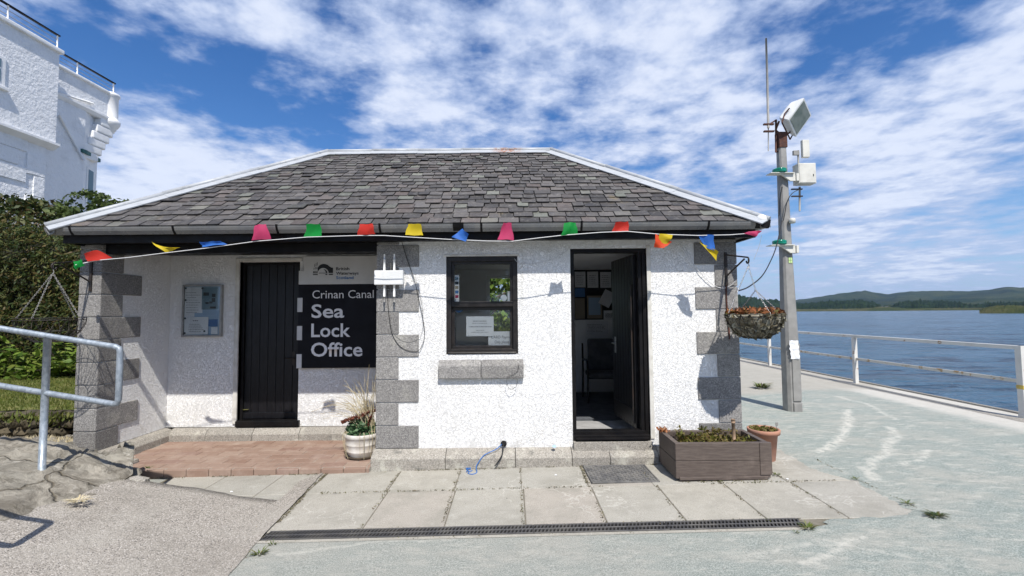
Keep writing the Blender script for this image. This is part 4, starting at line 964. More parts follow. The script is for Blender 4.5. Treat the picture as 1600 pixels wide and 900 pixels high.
c = P(717, 353, YE); mb = MB(); mb.prism([(YE + .036 - a - .012, z + .006) for a, z in gprof(0)[:8]] + [(YE + .03, zg1 + .01)], 'x', c.x - .055, c.x + .055); build('joint', mb, M['black'], gt)
mb = MB(); mb.prism([(YE + .036 - a - .01, z + .005) for a, z in gprof(0)[:8]] + [(YE + .03, zg1 + .005)], 'x', XER - .09, XER + .055); mb.prism([(XER - .05 + a + .006, z + .005) for a, z in gprof(0)[:8]] + [(XER - .04, zg1 + .005)], 'y', YE - .075, YE + .12); build('end_cap', mb, M['black'], gt)
# ---- roof
ZE = zg1 + .0; RY = YE + HD; ZR = P(680, 240, RY).z
RL, RR = XEL + HD, XER - HD
ev = [Vector((XEL, YE, ZE)), Vector((XER, YE, ZE)), Vector((XER, ye2, ZE)), Vector((XEL, ye2, ZE))]; rg = [Vector((RL, RY, ZR)), Vector((RR, RY, ZR))]
ROOF = MB(); dn = Vector((0, 0, -.035))
for p in ([ev[0], ev[1], rg[1], rg[0]], [ev[2], ev[3], rg[0], rg[1]], [ev[3], ev[0], rg[0]], [ev[1], ev[2], rg[1]], [ev[0], ev[3], ev[2], ev[1]]): ROOF.poly([q + dn for q in p])
roof = build('roof', ROOF, M['papdk'], OFF)
def slates(a, b, c, d, seed):
    """course slates from eave edge a-b up to ridge c-d (c above b, d above a)"""
    r = random.Random(seed); U = (b - a).normalized(); N = (b - a).cross(d - a).normalized(); Vv = N.cross(U).normalized(); L = (d - a).dot(Vv)
    if N.z < 0: N = -N
    W = (b - a).length; dl_ = (d - a).dot(U); dr_ = (c - a).dot(U)
    mb = MB(); bm = mb.bm; s = -.035; k = 0; exps = []
    e = .136; 
    while s < L - .04:
        w0 = .185 - .06 * s / L
        xl = dl_ * max(0, s) / L; xr = W + (dr_ - W) * max(0, s) / L
        x = xl - r.uniform(0, w0)
        while x < xr:
            w = w0 * r.uniform(.72, 1.22); x0_, x1_ = max(x, xl - .0), min(x + w, xr)
            if x1_ - x0_ > .03:
                j = r.uniform(-.009, .009); g_ = r.uniform(.003, .0065); th = r.uniform(.006, .012); lf = .010 + r.uniform(-.002, .008); tl = r.uniform(-.005, .005); ch = r.uniform(.004, .02); ch2 = r.uniform(.004, .02)
                hh = min(e + .05, L - s - .002)
                xr2 = W + (dr_ - W) * min(1, (s + hh) / L); xl2 = dl_ * min(1, (s + hh) / L)
                tx0, tx1 = max(x0_ + g_, xl2), min(x1_ - g_, xr2)
                if tx1 <= tx0: tx0, tx1 = (tx0, tx0 + .001) if x0_ < W / 2 else (tx1 - .001, tx1)
                out = [(x0_ + g_ + ch, s + j), ((x0_ + x1_) / 2 + r.uniform(-.02, .02), s + j + r.uniform(-.004, .004)), (x1_ - g_ - ch2, s + j), (x1_ - g_, s + j + ch2 * .7), (tx1, s + hh), (tx0, s + hh), (x0_ + g_, s + j + ch * .7)]
                T, B = [], []
                for (u, v) in out:
                    f = 1 - (v - s) / hh; h_ = lf + th + (th + .006) * f + tl * ((u - x0_) / w - .5)
                    T.append(bm.verts.new(a + U * u + Vv * v + N * h_)); B.append(bm.verts.new(a + U * u + Vv * v + N * (h_ - th)))
                n = len(out)
                if N.dot(U.cross(Vv)) > 0: bm.faces.new(T)
                else: bm.faces.new(T[::-1])
                for i in range(n): 
                    q = (i + 1) % n
                    if i in (4,): continue
                    bm.faces.new((B[i], B[q], T[q], T[i]))
            x += w
        s += e * r.uniform(.97, 1.03); e = max(.098, e * .982); k += 1
    bmesh.ops.recalc_face_normals(bm, faces=bm.faces)
    return mb
sl = slates(ev[0], ev[1], rg[1], rg[0], 1)
for i, (a, b, c, d) in enumerate([(ev[2], ev[3], rg[0], rg[1]), (ev[3], ev[0], rg[0], rg[0]), (ev[1], ev[2], rg[1], rg[1])]):
    q = slates(a, b, c, d, 5 + i); me = bpy.data.meshes.new('t'); q.bm.to_mesh(me); q.bm.free(); sl.bm.from_mesh(me); bpy.data.meshes.remove(me)
build('slates', sl, M['slate'], roof)
# lead-dressed hips and ridge
def cap(A, B, n1, n2, w, t1, t2, name, segs):
    """two flanges and a roll along A-B; t1,t2 directions down each slope"""
    mb = MB(); up = (n1 + n2).normalized(); D = (B - A)
    for i in range(segs):
        a = A + D * (i / segs); b = A + D * ((i + 1) / segs) + D.normalized() * .03; lift = .044 + (.004 if i % 2 else 0)
        for n_, t_ in ((n1, t1), (n2, t2)):
            q = [a + n_ * lift, b + n_ * lift, b + n_ * lift + t_ * w, a + n_ * lift + t_ * w]; q2 = [v - n_ * .012 for v in q]
            vs = [mb.bm.verts.new(v) for v in q + q2]
            for f in ((0, 1, 2, 3), (4, 7, 6, 5), (0, 4, 5, 1), (1, 5, 6, 2), (2, 6, 7, 3), (3, 7, 4, 0)): mb.bm.faces.new([vs[x] for x in f])
        mb.tube([a + up * (lift + .004), b + up * (lift + .004)], .030, 10)
    bmesh.ops.recalc_face_normals(mb.bm, faces=mb.bm.faces)
    return build(name, mb, M['lead'], roof)
sl_n = lambda a, b, c: ((b - a).cross(c - a)).normalized()
nf = sl_n(ev[0], ev[1], rg[1]); nb = sl_n(ev[2], ev[3], rg[0]); nl = sl_n(ev[3], ev[0], rg[0]); nr = sl_n(ev[1], ev[2], rg[1])
def down(n_, line, toward):
    t_ = n_.cross(line.normalized()).normalized(); return t_ if t_.dot(toward) > 0 else -t_
for A, B, n1, n2, nm in ((ev[0] + Vector((-.03, -.05, -.03)), rg[0], nf, nl, 'hip_cap'), (ev[1] + Vector((.03, -.05, -.03)), rg[1], nf, nr, 'hip_cap'), (ev[3], rg[0], nb, nl, 'hip_cap'), (ev[2], rg[1], nb, nr, 'hip_cap')):
    ctr = Vector(((XEL + XER) / 2, (n1.y > 0) * 2 * HD + YE, ZE)); L_ = B - A
    t1 = down(n1, L_, Vector(((XEL + XER) / 2, 0, 0)) - Vector((A.x, 0, 0))); t2 = down(n2, L_, Vector((0, (RY - A.y), 0)))
    cap(A, B, n1, n2, .135, t1, t2, nm, 3)
cap(rg[0], rg[1], nf, nb, .12, down(nf, rg[1] - rg[0], Vector((0, -1, -1))), down(nb, rg[1] - rg[0], Vector((0, 1, -1))), 'ridge_cap', 5)

# ---- front window
W_ = MB(); fw = .05; yf = YF + .035
def ring(mb, x0, x1, z0, z1, w, y0, y1, bev=.004):
    mb.box(x0, x1, y0, y1, z1 - w, z1, bev); mb.box(x0, x1, y0, y1, z0, z0 + w, bev); mb.box(x0, x0 + w, y0 + .001, y1, z0 + w, z1 - w, bev); mb.box(x1 - w, x1, y0 + .001, y1, z0 + w, z1 - w, bev)
ring(W_, wl + .003, wr - .003, wb + .002, wt - .003, fw, YF + .015, YF + .12)
win = build('window', W_, M['frame'], OFF)
zm = P(752, 475, YF).z
s_ = MB(); ring(s_, wl + fw, wr - fw, zm - .005, wt - fw, .035, YF + .045, YF + .085); s_.box(wl + fw, wr - fw, YF + .03, YF + .09, zm - .03, zm + .03, .005); build('upper_sash', s_, M['frame'], win)
s_ = MB(); ring(s_, wl + fw, wr - fw, wb + fw, zm - .03, .038, YF + .07, YF + .11); s_.prism([(YF - .01, wb + .004), (YF - .01, wb + .02), (YF + .07, wb + .06), (YF + .07, wb + .004)], 'x', wl + .02, wr - .02, .003); build('lower_sash', s_, M['frame'], win)
s_ = MB(); s_.box(wl + fw + .03, wr - fw - .03, YF + .064, YF + .068, zm + .02, wt - fw - .03); s_.box(wl + fw + .03, wr - fw - .03, YF + .09, YF + .094, wb + fw + .03, zm - .03); build('glass', s_, M['glass'], win)
# stone sill in two blocks
mb = MB(); xm = P(752, 580, YF).x
for a, b in ((P(686, 580, YF).x, xm - .002), (xm + .002, P(818, 580, YF).x)):
    zt_, zb_ = P(752, 571, YF).z, P(752, 590.5, YF).z
    mb.prism([(YF - .055, zb_), (YF - .055, zt_), (YF + .05, wb + .0), (YF + .2, wb), (YF + .2, zb_)], 'x', a if a < xm - .2 else a, b, .006)
build('sill', mb, M['gran'], OFF)
# ---- black plank door in the porch
D1 = MB(); nP = 7; w_ = (rr_ - rl_ - .02) / nP
for k in range(nP): D1.box(rl_ + .01 + k * w_ + .001, rl_ + .01 + (k + 1) * w_ - .001, YB + .085, YB + .125, rb + .07, rt - .01, .005, 1)
D1.box(rl_ + .01, rr_ - .01, YB + .07, YB + .087, rb + .05, rb + .13, .006)
dd = build('porch_door', D1, M['door'], OFF)
D1 = MB(); ring(D1, rl_ + .002, rr_ - .002, rb - .03, rt - .001, .035, YB + .05, YB + .14); D1.box(rl_, rr_ + .03, YB - .05, YB + .12, rb - .03, rb + .045, .008); build('door_frame', D1, M['black'], dd)
D1 = MB(); D1.tube([(rr_ - .10, YB + .085, 1.02), (rr_ - .10, YB + .045, 1.02), (rr_ - .20, YB + .045, 1.02)], .009, 8); D1.box(rr_ - .125, rr_ - .085, YB + .078, YB + .086, .92, 1.10, .003); build('handle', D1, M['iron'], dd)
# ---- open entrance door
E = MB(); ring(E, dl + .002, dr - .002, db + .04, dt - .002, .042, YF + .02, YF + .12); E.box(dl + .01, dr - .01, YF - .03, YF + .16, db - .012, db + .05, .006); E.box(dl + .03, dr - .03, YF - .065, YF - .01, db + .005, db + .028, .004)
E.box(dr - .085, dr - .045, YF + .04, YF + .13, db + .05, dt - .04, .004)
ef = build('entrance_frame', E, M['black'], OFF)
hx, hy = dr - .075, YF + .14; far = P(962, 540, 5.98)
ang = math.atan2(far.y - hy, far.x - hx); LL = math.hypot(far.x - hx, far.y - hy)
T = Matrix.Translation((hx, hy, 0)) @ Matrix.Rotation(ang, 4, 'Z')
E = MB(); n_ = 8
for k in range(n_): E.box(k * LL / n_ + .001, (k + 1) * LL / n_ - .001, 0, .04, db + .07, dt - .05, .004, 1)
E.box(.04, LL - .04, .04, .055, db + .12, db + .28, .004)
E.xf(T); leaf_ = build('entrance_door', E, M['door'], OFF)
E = MB(); E.box(LL - .14, LL - .09, .04, .046, 1.08, 1.28, .003); E.tube([(LL - .115, .045, 1.2), (LL - .115, .085, 1.2), (LL - .235, .085, 1.2)], .009, 8); E.xf(T); build('handle', E, M['steel'], leaf_)
E = MB(); E.box(.045, .06, .042, .06, db + .2, 1.9, .003); E.xf(T); build('draught_strip', E, M['iron'], leaf_)
# ---- inside
mb = MB(); ix0, ix1, iy0, iy1, iz = XP + TH, XR - TH, YF + TH, YR - .28, .165
mb.box(ix0 - .002, ix0 + .01, iy0, iy1, iz, 2.4); mb.box(ix1 - .01, ix1 + .002, iy0, iy1, iz, 2.4)
mb.box(ix0, bwl, iy1 - .01, iy1 + .002, iz, 2.4); mb.box(bwr, ix1, iy1 - .01, iy1 + .002, iz, 2.4); mb.box(bwl, bwr, iy1 - .01, iy1 + .002, iz, bwb); mb.box(bwl, bwr, iy1 - .01, iy1 + .002, bwt, 2.4)
mb.box(ix0, wl, iy0 - .002, iy0 + .01, iz, 2.38); mb.box(wr, dl, iy0 - .002, iy0 + .01, iz, 2.38); mb.box(ix0, ix1, iy0, iy1, 2.37, 2.385)
build('inner_lining', mb, M['inner'], OFF)
mb = MB(); mb.box(ix0, ix1, YF + .1, 6.15, .05, iz, .002); build('entrance_floor', mb, M['lino'], OFF)
mb = MB(); mb.box(ix0, ix1, 6.15, iy1, .05, iz + .004); build('carpet', mb, M['carpet'], OFF)
mb = MB(); ring(mb, bwl, bwr, bwb, bwt, .05, YR - .12, YR - .06); bw = build('rear_window', mb, M['white'], OFF)
mb = MB(); mb.box(bwl + .05, bwr - .05, YR - .09, YR - .086, bwb + .05, bwt - .05); build('glass', mb, M['glass'], bw)

# ================================================================ SIGN, NOTICE BOARDS, PAPERS
YS = YB - .02
def sx(px): return P(px, 480, YS - .03).x
def sz(py): return P(520, py, YS - .03).z
SG = thing('office_sign', 'tall black and white office name sign between the porch door and granite corner', 'sign', (sx(530), YS, sz(575)))
xr_ = sx(596)
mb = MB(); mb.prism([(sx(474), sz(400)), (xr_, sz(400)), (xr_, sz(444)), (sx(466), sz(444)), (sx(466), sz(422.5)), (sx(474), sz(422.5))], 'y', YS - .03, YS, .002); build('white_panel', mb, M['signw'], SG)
mb = MB(); mb.box(sx(472.5), xr_, YS - .028, YS, sz(575), sz(444) - .001, .002); mb.box(sx(466), sx(472.5), YS - .026, YS - .004, sz(575), sz(444) - .001); build('black_panel', mb, M['signb'], SG)
for a, b in ((465, 487), (509, 531), (553, 575)): mb = MB(); mb.box(sx(464.5), sx(472.5), YS - .031, YS - .004, sz(b), sz(a), .001); build('white_tab', mb, M['tab'], SG)
def sign_line(txt, px, py, px2, cap_px, bold, mat, y=None):
    mb = text_mesh(txt, sx(px), YS - .0335 if y is None else y, sz(py), h=cap_px / F * (YS), width=sx(px2) - sx(px), bold=bold); build('lettering', mb, mat, SG)
sign_line('Crinan Canal', 488, 466, 584, 12.6, .0, M['letw']); sign_line('Sea', 487, 496, 538, 20.5, .016, M['letw']); sign_line('Lock', 487, 526, 548, 20.5, .016, M['letw']); sign_line('Office', 487, 556.5, 567, 21, .016, M['letw'])
sign_line('British', 524.5, 422.3, 545.5, 4.6, .014, M['letb']); sign_line('Waterways', 524.5, 429.3, 560, 4.6, .014, M['letb']); sign_line('Scotland', 524.8, 436.2, 552, 4.6, .014, M['letblue'])
# emblem: humped bridge over its reflection, with reeds
mb = MB(); yy = YS - .0335
def sp_(px, py): return (sx(px), yy, sz(py))
def strip(outer, inner):
    for i in range(len(outer) - 1): mb.poly([sp_(*outer[i]), sp_(*outer[i + 1]), sp_(*inner[i + 1]), sp_(*inner[i])])
ou = [(495.5, 418.5), (498, 415), (501, 413), (504.5, 412.2), (508, 412.6), (511.5, 414), (514.5, 416.5), (517, 418), (519.8, 418.4), (519.8, 426.6)]
inn = [(496, 424.5), (497.2, 422.5), (499, 420.4), (501.5, 419), (504, 418.6), (507, 419), (509.5, 420.2), (511.5, 422.2), (512.6, 424.4), (513, 426.6)]
strip(ou, inn); strip([(504.5, 420.2), (507.5, 421.2), (510, 423.4), (511, 426)], [(506, 421.6), (507.3, 422.8), (508.3, 424.6), (508.4, 426)])
for a in ((497.5, 427, 511, 426.2), (508, 429.6, 511, 427.9), (513.2, 429.6, 519.8, 427.9)): mb.poly([sp_(a[0], a[1]), sp_(a[2], a[1]), sp_(a[2], a[3]), sp_(a[0], a[3])])
for k, (x, y0_, y1_) in enumerate([(490.4, 416.6, 412.2), (492.6, 415.4, 410.8), (494.6, 414.6, 409.8), (489.4, 421, 418.2), (491.5, 420.4, 417.2), (493.7, 420.4, 417), (495.8, 419.8, 417.4)]): mb.poly([sp_(x, y0_), sp_(x + .8, y0_), sp_(x + 1.0, y1_), sp_(x + .4, y1_ - .3)])
for k in range(4): x = 488.6 + k * 1.9; mb.poly([sp_(x, 427), sp_(x + 1.2, 427), sp_(x + 1.2, 423.6), sp_(x, 423.6)])
mb.poly([sp_(488.4, 429.6), sp_(496, 429.6), sp_(496, 428.2), sp_(488.4, 428.2)])
for f in mb.bm.faces: pass
build('emblem', mb, M['letb'], SG)

def sheet(name, pts, mat, parent, y, th=.0015):
    mb = MB(); mb.prism([(p[0], p[1]) for p in pts], 'y', y - th, y); return build(name, mb, mat, parent)
def rect(px0, py0, px1, py1, Y): a, b = P(px0, py0, Y), P(px1, py1, Y); return [(a.x, a.z), (b.x, a.z), (b.x, b.z), (a.x, b.z)]
def lines(parent, px0, py0, px1, py1, Y, n, seed, lw=.8, name='print', mat='ink', jag=.3):
    r = random.Random(seed); mb = MB()
    for k in range(n):
        y = py0 + (py1 - py0) * (k + .5) / n; x = px0 + r.uniform(0, 1) * jag * (px1 - px0) * .3; xe = px1 - r.uniform(0, 1) * jag * (px1 - px0)
        while x < xe:
            w = r.uniform(1.2, 4.0); w = min(w, xe - x)
            a, b = P(x, y, Y), P(x + w, y + lw, Y); mb.poly([(a.x, Y, a.z), (b.x, Y, a.z), (b.x, Y, b.z), (a.x, Y, b.z)]); x += w + .7
    return build(name, mb, M[mat], parent)
# notice case on the porch wall
YN = YB - .05
c = P(315, 526, YN); NB = thing('notice_case', 'aluminium framed notice case with pinned papers on the shaded porch wall', 'notice board', (c.x, YB, c.z))
a, b = P(285, 445, YN), P(344.5, 526, YN)
mb = MB(); ring(mb, a.x, b.x, b.z, a.z, .022, YN, YB + .0, .003); build('frame', mb, M['alu'], NB)
mb = MB(); mb.box(a.x + .02, b.x - .02, YN + .025, YB - .002, b.z + .02, a.z - .02); build('backing', mb, M['paplt'], NB)
y_ = YN + .024
for nm, r_, mt in (('notice', (288.5, 449, 316, 495), 'paper'), ('poster', (316, 449, 340.5, 483.5), 'papteal'), ('leaflet', (304, 489, 340, 498), 'paplt'), ('leaflet', (325, 499, 340, 510), 'papblue'), ('notice', (330, 511, 340, 522), 'paper')): sheet(nm, rect(*r_, y_), M[mt], NB, y_); y_ -= .002
sheet('notice', rect(288.5, 495.5, 325, 522.5, y_), M['paper'], NB, y_)
lines(NB, 290, 455, 313, 490, YN + .02, 9, 1, .6); lines(NB, 293, 505, 320, 519, y_ - .003, 5, 2, .6); lines(NB, 301, 499.5, 311, 501.5, y_ - .003, 1, 3, 1.3)
mb = MB()
for (x, y, w, h) in ((318, 457, 8.5, 5), (331, 459, 5.5, 5), (331, 466, 5, 6), (321, 472, 5, 3), (327, 471, 5, 3), (328, 479, 9, 3)):
    p0, p1 = P(x, y, YN + .018), P(x + w, y + h, YN + .018); mb.poly([(p0.x, YN + .018, p0.z), (p1.x, YN + .018, p0.z), (p1.x, YN + .018, p1.z), (p0.x, YN + .018, p1.z)])
build('print', mb, M['papdk'], NB)
for (x, y) in ((290.5, 450.5), (316.5, 450.5), (290.5, 469), (289.5, 497.5), (288.8, 520.5), (319.5, 517.5)): p = P(x, y, YN + .012); q = MB(); q.lathe([(.011, 0), (.013, .006), (.009, .01)], 0, 0, 0, 10); q.xf(Matrix.Translation(p) @ Matrix.Rotation(radians(90), 4, 'X')); build('magnet', q, M['papdk'], NB)
mb = MB(); mb.box(a.x + .02, b.x - .02, YN + .006, YN + .009, b.z + .02, a.z - .02); build('glass', mb, M['glass'], NB)
# papers and cards behind the front window
YW = YF + .100
nt = thing('window_notice', 'white printed notice taped in the middle of the lower window pane', 'notice', P(750, 525, YW))
sheet('sheet', rect(728.5, 494.5, 771.5, 525, YW), M['paper'], nt, YW)
for i, (y, x0_, x1_) in enumerate(((501.5, 739, 760), (505, 738, 761), (510.3, 733, 768), (516, 744, 757), (519, 736, 763))): lines(nt, x0_, y - .6, x1_, y + .2, YW - .003, 1, 20 + i, .9 if i in (0, 2) else .6, jag=0)
cd = thing('card_payment_sign', 'white card reading CARD Payment Only please in the lower right pane', 'sign', P(782, 540, YW + .01))
sheet('sheet', rect(763, 518, 799, 539.5, YW + .012), M['paper'], cd, YW + .012)
for tx, px, py, px2 in (('CARD Payme', 767.5, 529, 798), ('Only please', 773, 536.5, 795.5)):
    a_, b_ = P(px, py, YW + .009), P(px2, py, YW + .009); build('lettering', text_mesh(tx, a_.x, YW + .009, a_.z, h=4.6 / F * YF, width=b_.x - a_.x, bold=.0), M['ink'], cd)
for lab, cat, nm, rr2, mt in (('narrow strip of small stickers on the left of the upper pane', 'sticker', 'sticker_strip', (710, 430, 717.5, 472), 'paper'), ('slim white sticker at the lower right corner of the upper pane', 'sticker', 'sticker', (793, 455, 797, 471), 'paper')):
    s0 = thing(nm, lab, cat, P(rr2[0], rr2[3], YF + .07)); sheet('sheet', rect(*rr2, YF + .073), M[mt], s0, YF + .073)
    if nm == 'sticker_strip':
        for k, (yy0, mm) in enumerate(((433, 'papteal'), (440, 'papdk'), (447, 'papbr'), (454, 'papblue'), (461, 'f_pink'))): sheet('picture', rect(711.2, yy0, 716.3, yy0 + 4.4, YF + .070), M[mm], s0, YF + .0712)
q = MB(); q.lathe([(.036, 0), (.036, .002)], 0, 0, 0, 24); p = P(787, 465.5, YF + .072); q.xf(Matrix.Translation(p) @ Matrix.Rotation(radians(90), 4, 'X')); o = build('round_sticker', q, M['paper'], loc=p); tag(o, 'round white sticker low in the upper window pane', 'sticker')
q = MB(); p = P(717, 484.5, YW); q.prism([(p.x - .05, p.z + .02), (p.x + .05, p.z + .02), (p.x + .045, p.z - .01), (p.x, p.z - .03), (p.x - .045, p.z - .01)], 'y', YW - .002, YW); o = build('badge_sticker', q, M['papblue'], loc=p); tag(o, 'dark blue shield-shaped sticker at the top left of the lower pane', 'sticker')
p = P(720, 538, YF + .2); q = MB().box(p.x - .05, p.x + .0, YF + .16, YF + .22, wb + .01, wb + .07, .01); o = build('sill_box', q, M['paplt'], loc=p); tag(o, 'small pale blue box inside on the window ledge', 'box')
p = P(721, 538, YF + .2); q = MB().box(p.x + .015, p.x + .06, YF + .16, YF + .22, wb + .01, wb + .06, .01); o = build('sill_box', q, M['paporange'], loc=p); tag(o, 'small orange box inside on the window ledge', 'box')
# pin board inside
YI = iy1 - .012
PB = thing('pin_board', 'dark pin board covered with papers on the rear wall inside the doorway', 'notice board', P(930, 500, YI))
mb = MB(); aa, bb = P(896, 422, YI), P(968, 499, YI); mb.box(aa.x, bb.x, YI - .02, YI, bb.z, aa.z, .004); build('felt', mb, M['pin'], PB)
y_ = YI - .022
for r_, mt in (((898, 424.5, 915, 449), 'paper'), ((917.5, 424.5, 935, 449.5), 'paper'), ((937.5, 425, 955, 449.5), 'paper'), ((898, 450.5, 914, 464), 'papblue'), ((898.5, 466, 914, 498), 'papbr'), ((917, 462, 941, 497.5), 'papbr'), ((919.5, 465, 938.5, 492), 'paplt'), ((943, 485, 963, 499), 'paper'), ((915, 502, 950, 522), 'paper')):
    sheet('paper', rect(*r_, y_), M[mt], PB, y_); 
    if mt == 'paper': lines(PB, r_[0] + 2, r_[1] + 4, r_[2] - 2, r_[3] - 3, y_ - .004, 6, int(r_[0]), .6)
    y_ -= .0015
c0 = P(948.5, 466.5, y_ - .02); R_ = Matrix.Rotation(radians(-28), 2); pts = [(c0.x + (R_ @ Vector((u, v))).x, c0.z + (R_ @ Vector((u, v))).y) for u, v in ((-.105, -.14), (.105, -.14), (.105, .14), (-.105, .14))]
sheet('paper', pts, M['paper'], PB, y_ - .02)
# armchair inside
def chair():
    c = P(926, 594, 7.55); cx, cy, z0 = c.x, 7.55, iz + .004
    t_ = thing('armchair', 'dark upholstered armchair with curved arms inside behind the open door', 'chair', (cx, cy, z0))
    mb = MB().box(cx - .08, cx + .44, cy - .26, cy + .26, z0 + .38, z0 + .46, .03); build('seat', mb, M['carpet'], t_)
    mb = MB().box(cx - .04, cx + .40, cy + .20, cy + .27, z0 + .44, z0 + .98, .03); mb.xf(Matrix.Identity(4)); build('backrest', mb, M['carpet'], t_)
    for s_ in (-.12, .46):
        mb = MB(); mb.tube([(cx + s_, cy - .26, z0), (cx + s_, cy - .27, z0 + .45), (cx + s_, cy - .24, z0 + .60), (cx + s_, cy - .14, z0 + .66), (cx + s_, cy + .12, z0 + .65), (cx + s_, cy + .22, z0 + .6)], .016, 8); build('arm', mb, M['frame'], t_)
        mb = MB(); mb.tube([(cx + s_, cy + .30, z0), (cx + s_, cy + .22, z0 + .45), (cx + s_, cy + .26, z0 + .9)], .016, 8); build('leg', mb, M['frame'], t_)
    mb = MB(); mb.tube([(cx - .12, cy - .2, z0 + .38), (cx + .46, cy - .2, z0 + .38)], .014, 8); build('seat_frame', mb, M['frame'], t_)
chair()
# ================================================================ THINGS FIXED TO THE OFFICE
# wireless bridge unit with twin aerials
c = P(607, 433, YF - .09); AB = thing('aerial_box', 'white wireless box with four slim rods on the granite corner', 'aerial', (c.x, YF - .05, c.z))
a, b = P(584.5, 422.5, YF - .12), P(629.5, 444.5, YF - .12)
mb = MB(); mb.box(a.x, b.x, YF - .12, YF - .05, b.z, a.z, .008); build('case', mb, M['plast'], AB)
mb = MB(); mb.box(c.x - .03, c.x + .03, YF - .055, YF - .012, c.z - .05, c.z + .05, .004); mb.tube([(c.x + .01, YF - .03, c.z + .16), (c.x + .01, YF - .03, c.z - .16)], .010, 8); build('bracket', mb, M['pole'], AB)
for px in (600.5, 616):
    for y0_, y1_ in ((423, 397), (444, 472)):
        p, q = P(px, y0_, YF - .08), P(px, y1_, YF - .08); s_ = 1 if q.z > p.z else -1
        mb = MB(); mb.tube([p, (p.x, p.y, q.z - s_ * .06)], .012, 10); rd = build('rod', mb, M['plast'], AB)
        mb = MB(); mb.tube([(p.x, p.y, q.z - s_ * .06), (p.x, p.y, q.z)], [.010, .008], 10); build('tip', mb, M['plast'] if s_ > 0 else M['pole'], rd)
def cable(name, label, pts, r, mat, Y=None, sm=True, cat='cable', group=None):
    if Y is not None: pts = [P(x, y, Y) for x, y in pts]
    pts = [Vector(p) for p in pts]
    if sm:
        out = []
        for i in range(len(pts) - 1):
            p0, p1, p2, p3 = pts[max(i - 1, 0)], pts[i], pts[i + 1], pts[min(i + 2, len(pts) - 1)]
            for k in range(6):
                t_ = k / 6; out.append(.5 * ((2 * p1) + (-p0 + p2) * t_ + (2 * p0 - 5 * p1 + 4 * p2 - p3) * t_ ** 2 + (-p0 + 3 * p1 - 3 * p2 + p3) * t_ ** 3))
        pts = out + [pts[-1]]
    mb = MB(); mb.tube(pts, r, 6); o = build(name, mb, mat, loc=pts[0]); tag(o, label, cat, group); return o
cable('cable', 'thin black cable looping down the wall from the eaves back to the aerial box', [(628, 378), (636, 405), (648, 440), (656, 475), (662, 505), (663, 528), (656, 546), (643, 549), (625, 541), (613, 522), (608, 495), (606, 470), (606, 447)], .0032, M['cable'], YF - .022, group='cables on the office front')
cable('cable', 'faint thin grey cable making a wider loop beside the black one', [(632, 384), (642, 420), (655, 455), (661, 490), (659, 520), (648, 532), (632, 533), (618, 524), (611, 508)], .0018, M['pole'], YF - .020, group='cables on the office front')
cable('cable', 'thin white wire sagging from the window top to the eaves', [(804, 404), (808, 409), (818, 412), (840, 411), (865, 404), (885, 392), (893, 382)], .0024, M['cablew'], YF - .012, group='cables on the office front')
cable('cable', 'thin black wire hanging in a loop under the window sill', [(810, 570), (809, 580), (800, 586), (793, 590), (792, 598), (797, 608), (806, 604), (809, 592)], .002, M['cable'], YF - .065, group='cables on the office front')
cable('cable', 'white lead running from the wall corner out behind the bracket to the pole', [P(1060, 378, YF - .02), P(1085, 415, YF - .02), P(1105, 438, YF - .02), P(1125, 450, YF - .02), P(1140, 447, YF - .02), P(1150, 438, YF - .05)], .0035, M['cablew'], group='cables on the office front')
cable('cable', 'black and pale cable slung from the lamp pole down to the office corner', [P(1222, 345, 7.0), P(1213, 385, 6.7), P(1203, 410, 6.4), P(1190, 432, 6.0), P(1170, 448, 5.6), P(1155, 454, 5.3)], .008, M['cable'], group=None)
cable('cable', 'thin line from the gutter end down to the basket hook', [P(1190, 368, 4.72), P(1186, 385, 4.68), P(1178, 405, 4.62)], .002, M['pole'])
# black cable tail and blue cord at the plinth
p = P(786, 692, YF - .02)
cable('cable', 'short thick black cable tail hanging from the hole above the plinth', [P(786, 693, YF - .03), P(786, 702, YF - .10), P(784, 712, YF - .15), P(778, 722, YF - .16), P(773, 728, YF - .18)], .007, M['cable'])
cable('cord', 'blue cord trailing from the wall hole over the plinth to the slabs', [P(784, 694, YF - .03), P(775, 702, YF - .08), P(757, 711, YF - .12), P(748, 722, YF - .15), P(744, 730, YF - .17), G(745, 738, .012), G(738, 741, .012), G(731, 739, .012), G(738, 735, .012)], .0045, M['cord'], cat='cord')
cable('cord', 'small knotted scrap of blue cord lying left of the cable', [G(729, 737, .02), G(733, 729, .02), G(731, 726, .03), G(735, 733, .02), G(728, 731, .02), G(733, 737, .012)], .005, M['cord'], cat='cord')
q = MB(); q.lathe([(.030, 0), (.034, .006), (.02, .012)], 0, 0, 0, 14); q.xf(Matrix.Translation(P(787, 693, YF - .02)) @ Matrix.Rotation(radians(90), 4, 'X')); build('cable_hole', q, M['dark'], OFF)
q = MB(); q.lathe([(.022, 0), (.022, .002)], 0, 0, 0, 18); p = P(866, 697.5, YF - .075); q.xf(Matrix.Translation(p) @ Matrix.Rotation(radians(25), 4, 'X')); o = build('paint_mark', q, M['paplt'], loc=p); tag(o, 'small round pale blue paint mark on the plinth below the wall', 'paint mark')
# white globe at the gutter corner
c = P(1190, 347, YE - .03); mb = MB(); mb.lathe([(.015, -.07), (.02, -.045), (.045, -.03), (.058, 0), (.045, .04), (.02, .058), (.002, .062)], c.x, c.y, c.z + .02, 20); o = build('globe_fitting', mb, M['plast'], loc=c); tag(o, 'small white globe fitting on the right end of the gutter', 'sensor')

